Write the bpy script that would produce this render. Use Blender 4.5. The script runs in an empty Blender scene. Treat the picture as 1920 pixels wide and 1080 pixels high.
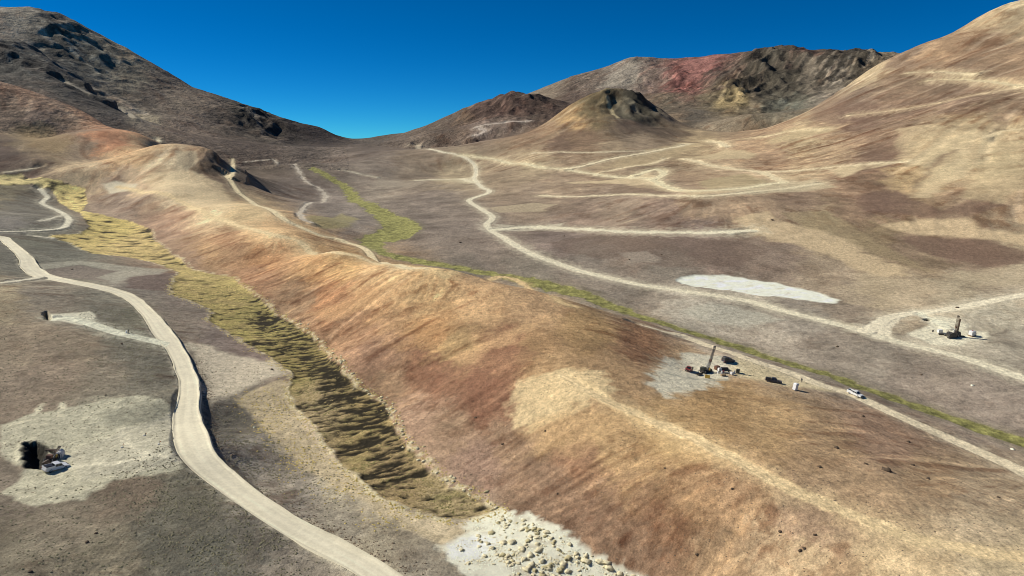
import bpy, bmesh, math, random, hashlib
import numpy as np
from mathutils import Vector, Matrix

# ------------------------------------------------------------------ camera, sky, sun, exposure
scene = bpy.context.scene
CAM_Z = 100.0                 # drone height; the valley floor lies about 80 m below
FOC = 1283.0                  # focal length in pixels of the 1920 wide photograph
PITCH = math.radians(11.9)
cam_d = bpy.data.cameras.new('camera'); cam_d.sensor_width = 36.0; cam_d.lens = 36.0 * FOC / 1920.0
cam_d.clip_start = 1.0; cam_d.clip_end = 20000.0
cam = bpy.data.objects.new('camera', cam_d); scene.collection.objects.link(cam)
cam.location = (0, 0, CAM_Z); cam.rotation_euler = (math.radians(90) - PITCH, 0, 0)
scene.camera = cam

SUN_EL = math.radians(37.0)
SUN_AZ = math.radians(-72.0)          # measured from +Y (view direction), negative is to the left
world = bpy.data.worlds.new('World'); scene.world = world; world.use_nodes = True
wn = world.node_tree; bg = wn.nodes['Background']
sky = wn.nodes.new('ShaderNodeTexSky'); sky.sky_type = 'NISHITA'; sky.sun_disc = False
sky.sun_elevation = SUN_EL; sky.sun_rotation = SUN_AZ
sky.altitude = 7000.0; sky.air_density = 1.0; sky.dust_density = 0.0; sky.ozone_density = 6.0
hs = wn.nodes.new('ShaderNodeHueSaturation'); hs.inputs['Saturation'].default_value = 1.25
wn.links.new(sky.outputs[0], hs.inputs['Color'])
wb = wn.nodes.new('ShaderNodeMix'); wb.data_type = 'RGBA'; wb.blend_type = 'MULTIPLY'; wb.inputs[0].default_value = 1.0; wb.inputs[7].default_value = (0.28, 0.98, 0.93, 1)
wn.links.new(hs.outputs[0], wb.inputs[6]); wn.links.new(wb.outputs[2], bg.inputs[0])
bg.inputs[1].default_value = 0.088
sl = bpy.data.lights.new('sun', 'SUN'); sl.energy = 4.8; sl.angle = math.radians(0.5); sl.color = (1.0, 0.955, 0.88)
so = bpy.data.objects.new('sun', sl); scene.collection.objects.link(so)
sdir = Vector((math.sin(SUN_AZ) * math.cos(SUN_EL), math.cos(SUN_AZ) * math.cos(SUN_EL), math.sin(SUN_EL)))
so.rotation_euler = sdir.to_track_quat('Z', 'Y').to_euler(); so.location = (0, 0, 600)
vs = scene.view_settings; vs.view_transform = 'Standard'; vs.look = 'None'; vs.exposure = 0.12; vs.gamma = 1.0
vs.use_curve_mapping = False
scene.cycles.filter_width = 0.9

random.seed(7); rng = np.random.default_rng(7)
COL = scene.collection.objects

# ------------------------------------------------------------------ noise
_ang = rng.random(256) * 2 * np.pi
_GX = np.cos(_ang).astype(np.float32); _GY = np.sin(_ang).astype(np.float32)
def _h(ix, iy, s):
    h = (ix.astype(np.uint32) * np.uint32(374761393)) + (iy.astype(np.uint32) * np.uint32(668265263)) + np.uint32((s * 2246822519) & 0xffffffff)
    h = (h ^ (h >> np.uint32(13))) * np.uint32(1274126177)
    return ((h ^ (h >> np.uint32(16))) & np.uint32(255)).astype(np.intp)
def pn(x, y, s=0):
    x = np.asarray(x, np.float32); y = np.asarray(y, np.float32)
    fx = np.floor(x); fy = np.floor(y); ix = fx.astype(np.int32); iy = fy.astype(np.int32)
    x = x - fx; y = y - fy
    u = x * x * x * (x * (x * 6 - 15) + 10); v = y * y * y * (y * (y * 6 - 15) + 10)
    def g(dx, dy):
        k = _h(ix + dx, iy + dy, s); return _GX[k] * (x - dx) + _GY[k] * (y - dy)
    a = g(0, 0); b = g(1, 0); c = g(0, 1); d = g(1, 1)
    a = a + u * (b - a); c = c + u * (d - c)
    return (a + v * (c - a)) * 1.5
def fbm(x, y, n=3, s=0):
    r = 0; a = 1.0; t = 0.0
    for k in range(n):
        r = r + a * pn(x * 2 ** k, y * 2 ** k, s + k * 17); t += a; a *= 0.5
    return r / t * 1.3
def sst(a, b, x):
    t = np.clip((x - a) / (b - a), 0, 1); return t * t * (3 - 2 * t)

# ------------------------------------------------------------------ survey: sight lines to points on the ground
cp, sp_ = math.cos(PITCH), math.sin(PITCH)
def sight(px, py):
    """azimuth and tangent of elevation of a sight line"""
    a = (px - 960.0) / FOC; b = (540.0 - py) / FOC
    fy = cp + b * sp_; fz = -sp_ + b * cp
    return math.atan2(a, fy), fz / math.hypot(a, fy)

CTRL = []                                 # (azimuth, ln range, height relative to the camera)
def Z(*pts):                              # seen points of known height
    for px, py, z in pts:
        az, te = sight(px, py); r = z / te; CTRL.append((az, math.log(r), z))
def R(*pts):                              # seen points of known range
    for px, py, r in pts:
        az, te = sight(px, py); CTRL.append((az, math.log(r), te * r))
def C(*pts, back=1.2, drop=0.03):         # crests: the ground falls away behind them
    for px, py, r in pts:
        az, te = sight(px, py); CTRL.append((az, math.log(r), te * r)); CTRL.append((az, math.log(r * back), (te - drop) * r * back))
def HID(*pts):                            # points behind ridges
    for px, r, z in pts:
        az, te = sight(px, 300); CTRL.append((az, math.log(r), z))

# ground below and beside the frame
Z((-300,1700,-69),(300,1700,-75),(960,1700,-80),(1500,1700,-75),(2200,1700,-70))
Z((-300,1100,-68),(-300,850,-68),(-300,650,-60),(-300,500,-50),(2250,1100,-70),(2250,850,-85),(2250,700,-84),(2250,560,-68))
# left foreground
Z((0,1080,-70),(200,1080,-73),(420,1080,-76),(600,1060,-78),(720,1080,-78.5),(830,1060,-80),(1000,1060,-81),(1180,1075,-81),
  (1320,1080,-77.5),(1500,1080,-72),(1700,1080,-69),(1920,1080,-68))
Z((50,960,-71),(180,850,-72.6),(60,850,-72.2),(280,820,-73),(20,740,-69.5),(100,700,-69),(220,700,-71.5),(60,640,-66.5),(0,600,-63.5),
  (150,592,-67),(0,520,-61.5),(110,540,-66),(190,540,-69),(20,452,-61),(60,515,-66),(330,740,-73.7),(370,830,-73.4),(470,960,-76.2),(290,620,-71.5),
  (432,800,-80),(480,880,-80.2),(500,700,-78),(440,660,-77),(400,730,-78),(350,560,-74.3),(300,520,-72),(250,500,-70.5),(150,480,-67),(600,960,-80))
# wetland floor
Z((900,960,-81),(800,880,-80.6),(680,760,-79.6),(580,650,-78.2),(480,590,-77),(420,540,-75.6),(330,480,-72.5),(250,430,-68.5),(170,400,-61.5),
  (130,360,-48.5),(60,335,-37),(560,800,-80),(700,930,-80.6))
Z((100,410,-58.5),(60,378,-53.5),(0,405,-55),(0,432,-58),(0,345,-39))
# wetland edge and flank of the central ridge
Z((300,440,-69.3),(370,505,-73.8),(450,530,-75.5),(530,590,-77),(620,650,-78),(720,745,-79),(800,860,-79.8),(950,960,-80.2),(1180,1060,-80))
Z((600,520,-67),(700,620,-71),(520,520,-70.5),(440,470,-66.5),(850,690,-71.5),(1000,600,-64),(850,560,-62.5),(1000,760,-71.5),(900,800,-76.5),
  (1100,900,-75.5),(1200,850,-71),(1300,1000,-73.5),(1250,760,-69),(1110,735,-67.5),(1400,880,-67.2),(1600,960,-67.8),(1800,1020,-68.2),
  (1600,850,-71.5),(1750,880,-76.5),(1480,760,-76),(1000,690,-67.5),(1150,660,-67.5))
# crest of the central ridge
R((200,256,1080),(235,272,1020),(300,272,950),(345,284,890),(375,278,910),(415,300,880),(300,300,870),(200,300,980))
Z((440,335,-38),(120,318,-27),(200,350,-44),(280,362,-46.5),(300,385,-55.5),(275,412,-65.5),(230,385,-57.5),(430,355,-46),(520,402,-55),(380,390,-53),
  (480,430,-58.5),(560,432,-58.5),(640,470,-60),(740,492,-57.5),(830,505,-55.5),(950,540,-59.6),(1080,575,-64.5))
Z((1230,632,-72.5),(1340,690,-76.5),(1290,690,-76.3),(1400,690,-78),(1370,670,-77.5))
HID((330,1080,-30),(420,1080,-42),(470,880,-52),(520,690,-61),(600,520,-69),(700,430,-74.5),(850,360,-77),(950,335,-79))
# road on the right foot of the ridge, creek, right valley
Z((1920,890,-86),(1750,805,-85),(1600,740,-83.5),(1500,712,-81.5),(1300,640,-79),(1200,603,-77.5),(1430,690,-79.5))
Z((1920,828,-89),(1750,768,-88),(1600,716,-87),(1400,660,-86),(1200,597,-84),(1100,560,-82),(1000,528,-80),(900,505,-78.6),(830,490,-77.2),
  (780,470,-76),(740,430,-72),(700,390,-67),(650,350,-60),(600,325,-53))
Z((1920,760,-86),(1700,680,-85),(1500,630,-84),(1300,570,-82),(1100,500,-77),(950,440,-71),(900,400,-66),(880,375,-62),(890,330,-52),(860,290,-28),
  (1620,625,-83),(1920,700,-85),(1780,630,-83.3),(1920,557,-75),(1680,590,-81),(1400,540,-79.5),(1280,520,-78),(1560,562,-80),(820,430,-71),
  (700,340,-56),(800,340,-54),(620,380,-66),(650,410,-70),(570,400,-67))
R((480,312,1150),(560,306,1200),(650,300,1300),(700,310,1200),(620,280,1800),(750,278,1700),(520,290,1600))
# right hillside
R((1200,470,470),(1200,430,540),(1300,370,620),(1150,370,700),(1000,430,590),
  (1500,350,720),(1700,350,710),(1900,350,690),(1300,300,1000),(1100,320,950),(1000,300,1100),(1500,285,980),(1700,250,920),(1900,250,900),
  (1920,150,1150),(1700,150,1350),(1800,150,1250),(1600,200,1250),(1500,250,1120),(1400,262,1150),(1800,100,1480),
  (2250,380,680),(2250,300,850),(2250,150,1000),(2250,0,1500),(1850,60,1600))
C((1920,0,1750),(1890,3,1750),(1840,32,1720),(1800,55,1690),(1740,82,1650),(1690,100,1620),(1640,122,1570),(1580,165,1500),(1510,210,1420),(2100,-50,1800),(2300,-60,1800))
R((1450,238,1380))
Z((1500,480,-71),(1700,500,-73.5),(1900,490,-71),(1700,430,-61.5),(1820,430,-60),(1420,425,-61),(1600,405,-55),(2250,480,-68))
# far range with the cirque
C((1000,172,3600),(1060,150,3550),(1130,141,3500),(1185,113,3500),(1230,122,3450),(1320,105,3400),(1400,100,3300),(1430,84,3220),(1460,80,3200),
  (1490,82,3200),(1520,96,3200),(1570,101,3100),(1610,93,3000),(1650,100,3000),(1720,110,2900),(1900,100,2900))
R((1330,232,2050),(1450,212,2300),(1250,205,2450),(1550,175,2550),(1160,165,3000),(1240,165,3000),(1340,170,2750),(1450,150,2850),(1400,200,2400),
  (1390,225,1900),(1600,150,2700))
# red knoll, saddle
C((665,265,2650),(720,256,2650),(800,241,2560),(835,220,2500),(865,205,2420),(900,190,2350),(950,180,2300),(1000,178,2300),(1040,192,2250),back=1.15,drop=0.02)
R((900,238,1950),(1000,232,1950),(950,210,2150),(820,255,1950),(700,268,2200),(860,230,2200))
# pale and dark hill in the middle distance
C((1110,182,1560),(1150,172,1560),(1200,185,1600),(1222,199,1610),(1240,214,1620),(1262,230,1620),(1290,246,1620),(1080,196,1550),(1055,210,1540),(1030,226,1530),(1000,243,1520),back=1.12,drop=0.03)
R((1100,240,1370),(1050,270,1230),(1180,225,1430),(1200,262,1250),(900,265,1480),(1280,265,1350),(1150,205,1500),(1120,220,1440),(950,262,1400))
# left mountain
C((-300,60,3300),(0,30,3200),(60,25,3100),(110,25,2950),(150,46,2900),(200,75,2870),(260,110,2820),(330,150,2750),(410,181,2700),(440,186,2650),
  (490,207,2600),(560,234,2520),(600,236,2480),(640,261,2460))
R((160,120,2520),(250,180,2320),(350,205,2250),(300,218,2080),(460,215,2300),(400,262,1850),(500,272,1800),(600,268,2150),(262,224,1900),
  (400,225,2200),(540,250,2250),(330,262,1600))
C((0,75,2250),(60,80,2230),(130,135,2100),(200,182,1980),(240,215,1880),back=1.06,drop=0.012)
R((0,120,1950),(100,165,1780),(200,216,1660))
C((-300,100,1450),(0,150,1330),(80,178,1290),(160,212,1240),(240,248,1160),(285,264,1100),back=1.15,drop=0.03)
R((0,250,1120),(100,262,1140),(150,292,1000),(0,310,960),(60,300,960),(-300,240,1080),(-300,330,800),(0,200,1230),(60,225,1180),(130,250,1110))

HID(*[(px, 4600, -30) for px in range(-300, 2301, 200)])
HID((620,3300,-40),(520,3400,0),(700,3600,-40),(350,3900,40))
# ------------------------------------------------------------------ height field on a grid that is fine near by and coarse far off
azd = np.radians(np.linspace(-45, 45, 1020)); side = np.radians(np.linspace(46, 72, 16))
AZ = np.concatenate([-side[::-1], azd, side]); NA = len(AZ)
LR = np.concatenate([np.linspace(math.log(a), math.log(b), n, endpoint=False) for a, b, n in ((62, 100, 60), (100, 350, 400), (350, 1300, 410), (1300, 3600, 225), (3600, 6300, 25))]); NR = len(LR)
A2, L2 = np.meshgrid(AZ, LR)                       # rows = range, columns = azimuth
RR = np.exp(L2); X = (RR * np.sin(A2)).astype(np.float32); Y = (RR * np.cos(A2)).astype(np.float32)
ctrl = np.array(CTRL)
def tps_fit(P, w, reg):
    d2 = ((P[:, None] - P[None]) ** 2).sum(-1); K = 0.5 * d2 * np.log(d2 + 1e-12)
    n = len(P); M = np.zeros((n + 3, n + 3)); M[:n, :n] = K + reg * np.eye(n)
    M[:n, n] = 1; M[:n, n + 1:] = P; M[n, :n] = 1; M[n + 1:, :n] = P.T
    return np.linalg.solve(M, np.concatenate([w, np.zeros(3)]))
def tps_eval(P, s, U, V):
    out = np.full(U.shape, s[-3]) + s[-2] * U + s[-1] * V
    for (pu, pv), k in zip(P, s[:-3]):
        d2 = (U - pu) ** 2 + (V - pv) ** 2; out += k * 0.5 * d2 * np.log(d2 + 1e-12)
    return out
P = ctrl[:, :2].copy(); w = (ctrl[:, 2] + 80.0) / np.exp(ctrl[:, 1])
s = tps_fit(P, w, 1.5e-4)
# evaluate on a coarser lattice, then refine with cubic interpolation along each axis
ca = np.linspace(-0.87, 0.87, 290); cl = np.linspace(LR[0], math.log(4600), 330)
CU, CV = np.meshgrid(ca, cl)
cw = tps_eval(P, s, CU, CV)
def cubic_rows(g, xs, q):                              # Catmull-Rom along axis 0
    t = (q - xs[0]) / (xs[1] - xs[0]); i = np.clip(np.floor(t).astype(int), 0, len(xs) - 2); f = np.clip(t - i, 0, 1)[:, None]
    p0 = g[np.clip(i - 1, 0, len(xs) - 1)]; p1 = g[i]; p2 = g[i + 1]; p3 = g[np.clip(i + 2, 0, len(xs) - 1)]
    return 0.5 * (2 * p1 + (p2 - p0) * f + (2 * p0 - 5 * p1 + 4 * p2 - p3) * f * f + (3 * p1 - p0 - 3 * p2 + p3) * f ** 3)
W = cubic_rows(cw, cl, np.minimum(LR, cl[-1])); W = cubic_rows(W.T, ca, np.clip(AZ, -0.87, 0.87)).T
H = np.maximum(W * RR - 80.0, -120.0)                 # relative to the camera
BASE = H.copy()

# ------------------------------------------------------------------ looking up places on the ground
def lookup(F, az, lr):
    """bilinear value of a grid field"""
    j = np.interp(az, AZ, np.arange(NA)); i = np.interp(lr, LR, np.arange(NR))
    j0 = np.clip(np.floor(j).astype(int), 0, NA - 2); i0 = np.clip(np.floor(i).astype(int), 0, NR - 2); fj = j - j0; fi = i - i0
    return (F[i0, j0] * (1 - fi) * (1 - fj) + F[i0 + 1, j0] * fi * (1 - fj) + F[i0, j0 + 1] * (1 - fi) * fj + F[i0 + 1, j0 + 1] * fi * fj)
def ground(x, y):
    """height of the ground (world z) under a place"""
    return float(lookup(H, math.atan2(x, y), math.log(math.hypot(x, y)))) + CAM_Z
def at(px, py):
    """the place on the ground that a sight line of the survey meets: x, y"""
    az, te = sight(px, py); j = np.interp(az, AZ, np.arange(NA)); j0 = min(int(j), NA - 2); f = j - j0
    col = ((H[:, j0] * (1 - f) + H[:, j0 + 1] * f) / RR[:, 0])
    hit = np.nonzero(col >= te)[0]
    i = hit[0] if len(hit) else int(np.argmax(col))
    if i == 0: r = -80 / te
    else:
        a, b = col[i - 1], col[i]; t = (te - a) / (b - a) if b != a else 0; r = math.exp(LR[i - 1] + min(max(t, 0), 1) * (LR[i] - LR[i - 1]))
    return (r * math.sin(az), r * math.cos(az))
def pol(px, py):
    x, y = at(px, py); return math.atan2(x, y), math.log(math.hypot(x, y))

# ------------------------------------------------------------------ relief: spurs, gullies, crags
def slope_dirs(F):
    dr = np.gradient(F, LR, axis=0) / RR; dt = np.gradient(F, AZ, axis=1) / RR
    gx = dr * np.sin(A2) + dt * np.cos(A2); gy = dr * np.cos(A2) - dt * np.sin(A2)
    g = np.hypot(gx, gy) + 1e-6
    return (gx / g).astype(np.float32), (gy / g).astype(np.float32), g.astype(np.float32)
GX, GY, GS = slope_dirs(BASE)
def blobs(lst):
    out = np.zeros((NR, NA), np.float32)
    for px, py, sa, sl_, v in lst:
        a, l = pol(px, py); out = np.maximum(out, v * np.exp(-(((A2 - a) / (sa / FOC)) ** 2 + ((L2 - l) / sl_) ** 2)).astype(np.float32))
    return out
CRAG = blobs([(1450,130,70,.18,1.0),(1390,160,60,.16,.8),(1560,125,60,.15,.8),(1290,150,70,.18,.5),(1620,110,50,.12,.8),(1200,140,60,.15,.35),(1100,155,60,.15,.35),
              (1195,195,40,.06,.9),(1150,180,25,.05,.7),(1225,215,25,.05,.6),(950,200,70,.10,.6),(1020,195,40,.08,.5),(880,215,40,.08,.4),
              (120,60,50,.15,.7),(60,100,70,.12,.6),(180,110,80,.15,.5),(280,140,70,.12,.35),(20,90,70,.12,.6),(130,150,50,.1,.5),
              (470,212,40,.10,.9),(500,235,40,.10,.7),(430,200,30,.1,.5),(390,300,30,.06,.4),(220,200,50,.1,.5)])
MOUNT = (sst(1150, 1700, RR) + 0 * RR).astype(np.float32)
HILLY = (sst(420, 560, RR) * (1 - sst(1400, 1800, RR)) * sst(sight(950, 300)[0], sight(1250, 300)[0], A2) * sst(-72, -58, BASE)).astype(np.float32)
D = np.zeros((NR, NA), np.float32)
cell = RR * np.gradient(LR)[:, None]
for k, lam in enumerate((700, 360, 180, 90, 45, 22, 11, 5.5)):
    win = sst(2.2, 4.2, lam / cell) * (1 - sst(0.16, 0.34, lam / RR))
    if win.max() <= 0: continue
    n = pn(X / lam + 31 * k, Y / lam - 17 * k, 40 + k)
    rid = 1 - 2 * np.abs(pn(X / lam * 1.1 + 9, Y / lam * 1.1 + 5 * k, 60 + k))
    amp = lam * ((0.013 + 0.008 * MOUNT) * (1 - .5 * HILLY) + 0.034 * HILLY * min(1.0, (lam / 130.0) ** 1.3))
    D += win * (amp * n + CRAG * lam * (0.19 if 30 < lam < 100 else 0.13) * (rid - 0.45) * (0.3 if lam > 200 else 0.6 if lam > 100 else 1.0) * np.where(A2 < sight(620, 262)[0], 0.7, 1.0))
def lic(lam, L, s, n=10):
    """noise drawn out down the slope"""
    o = np.zeros((NR, NA), np.float32)
    for t in np.linspace(-1, 1, n): o += pn((X + GX * np.float32(t * L)) / lam, (Y + GY * np.float32(t * L)) / lam, s)
    return o / n * 2.7
ST = {}
for lam, L in ((1.6, 9), (4.5, 25), (13, 46), (17, 62), (36, 130)): ST[lam] = lic(lam, L, 90 + int(lam), 14 if lam < 5 else 10)
stw = {1.6: 0.6 * (1 - sst(200, 330, RR)), 4.5: sst(80, 130, RR) * (1 - sst(500, 800, RR)), 13: sst(120, 300, RR) * (1 - sst(1500, 2300, RR)), 36: sst(800, 1300, RR)}
slopef = sst(0.06, 0.30, GS)
for lam in stw:
    D += (stw[lam] * slopef * lam * (0.035 + 0.02 * MOUNT + 0.08 * CRAG + 0.02 * HILLY) * ST[lam]).astype(np.float32)
STREAK = sum(stw[l] * ST[l] for l in stw) / (sum(stw.values()) ** 0.7)
STREAK = (STREAK * slopef).astype(np.float32)
BASE2 = BASE + D * 0.0
H = BASE + D

# ------------------------------------------------------------------ outlines on the ground
def world_pts(pp): return np.array([at(p[0], p[1]) for p in pp], np.float64)
def poly_sd(W_, warp=0.0, lam=6.0, seed=1):
    """signed distance in metres to an outline (positive inside), its edge frayed by noise; returns block slices and values"""
    a = np.arctan2(W_[:, 0], W_[:, 1]); l = np.log(np.hypot(W_[:, 0], W_[:, 1]))
    j0 = max(np.searchsorted(AZ, a.min() - .05) - 1, 0); j1 = min(np.searchsorted(AZ, a.max() + .05) + 1, NA)
    i0 = max(np.searchsorted(LR, l.min() - .12) - 1, 0); i1 = min(np.searchsorted(LR, l.max() + .12) + 1, NR)
    sl = (slice(i0, i1), slice(j0, j1)); x = X[sl].astype(np.float64); y = Y[sl].astype(np.float64)
    if warp:
        wx = fbm(x / lam, y / lam, 3, seed); wy = fbm(x / lam + 50, y / lam + 50, 3, seed + 5); x = x + wx * warp; y = y + wy * warp
    d2 = np.full(x.shape, 1e12); ins = np.zeros(x.shape, bool); n = len(W_)
    for k in range(n):
        ax, ay = W_[k]; bx, by = W_[(k + 1) % n]; ex, ey = bx - ax, by - ay; L_ = ex * ex + ey * ey + 1e-9
        t = np.clip(((x - ax) * ex + (y - ay) * ey) / L_, 0, 1); d2 = np.minimum(d2, (x - ax - t * ex) ** 2 + (y - ay - t * ey) ** 2)
        if ay != by:
            c = ((ay > y) != (by > y)) & (x < (bx - ax) * (y - ay) / (by - ay) + ax); ins ^= c
    d = np.sqrt(d2); return sl, np.where(ins, d, -d)
def smooth_line(W_, step):
    """Catmull-Rom through points (rows x, y, width)"""
    W_ = np.vstack([2 * W_[0] - W_[1], W_, 2 * W_[-1] - W_[-2]]); out = []
    for k in range(1, len(W_) - 2):
        p0, p1, p2, p3 = W_[k - 1:k + 3]; n = max(2, int(np.hypot(*(p2 - p1)[:2]) / step))
        for t in np.linspace(0, 1, n, endpoint=False):
            out.append(0.5 * (2 * p1 + (p2 - p0) * t + (2 * p0 - 5 * p1 + 4 * p2 - p3) * t * t + (3 * p1 - p0 - 3 * p2 + p3) * t ** 3))
    out.append(W_[-2]); return np.array(out)
def line_dist(Pl, reach):
    """for each grid place: distance to a polyline minus local half width, and the interpolated 4th column"""
    dist = np.full((NR, NA), 1e6, np.float32); val = np.zeros((NR, NA), np.float32)
    for a, b in zip(Pl[:-1], Pl[1:]):
        m = reach + max(a[2], b[2]) / 2; r = max(30, math.hypot(*a[:2])); az = math.atan2(a[0], a[1]); az2 = math.atan2(b[0], b[1])
        r2 = math.hypot(*b[:2]); pa = m / min(r, r2)
        j0 = max(np.searchsorted(AZ, min(az, az2) - pa) - 1, 0); j1 = min(np.searchsorted(AZ, max(az, az2) + pa) + 1, NA)
        i0 = max(np.searchsorted(LR, math.log(max(min(r, r2) - m, 20))) - 1, 0); i1 = min(np.searchsorted(LR, math.log(max(r, r2) + m)) + 1, NR)
        if i1 <= i0 or j1 <= j0: continue
        x = X[i0:i1, j0:j1]; y = Y[i0:i1, j0:j1]; ex, ey = b[0] - a[0], b[1] - a[1]; L_ = ex * ex + ey * ey + 1e-9
        t = np.clip(((x - a[0]) * ex + (y - a[1]) * ey) / L_, 0, 1)
        d = np.hypot(x - a[0] - t * ex, y - a[1] - t * ey) - (a[2] + t * (b[2] - a[2])) / 2
        blk = dist[i0:i1, j0:j1]; up = d < blk; blk[up] = d[up]
        if len(a) > 3: val[i0:i1, j0:j1][up] = (a[3] + t * (b[3] - a[3]))[up]
    return dist, val

def lin(hexs):
    h = hexs.lstrip('#'); c = np.array([int(h[i:i + 2], 16) for i in (0, 2, 4)]) / 255.0
    return np.where(c <= 0.04045, c / 12.92, ((c + 0.055) / 1.055) ** 2.4)
KEY = 0.80                                   # reflectance per brightness on the survey sheet
def alb(hexs, sat=0.80):
    c = lin(hexs) / KEY * np.array([1.02, 1.0, 0.80]); l = c @ np.array([.3, .6, .1]); return np.clip(l + sat * (c - l), 0.01, 0.80).astype(np.float32)

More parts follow.
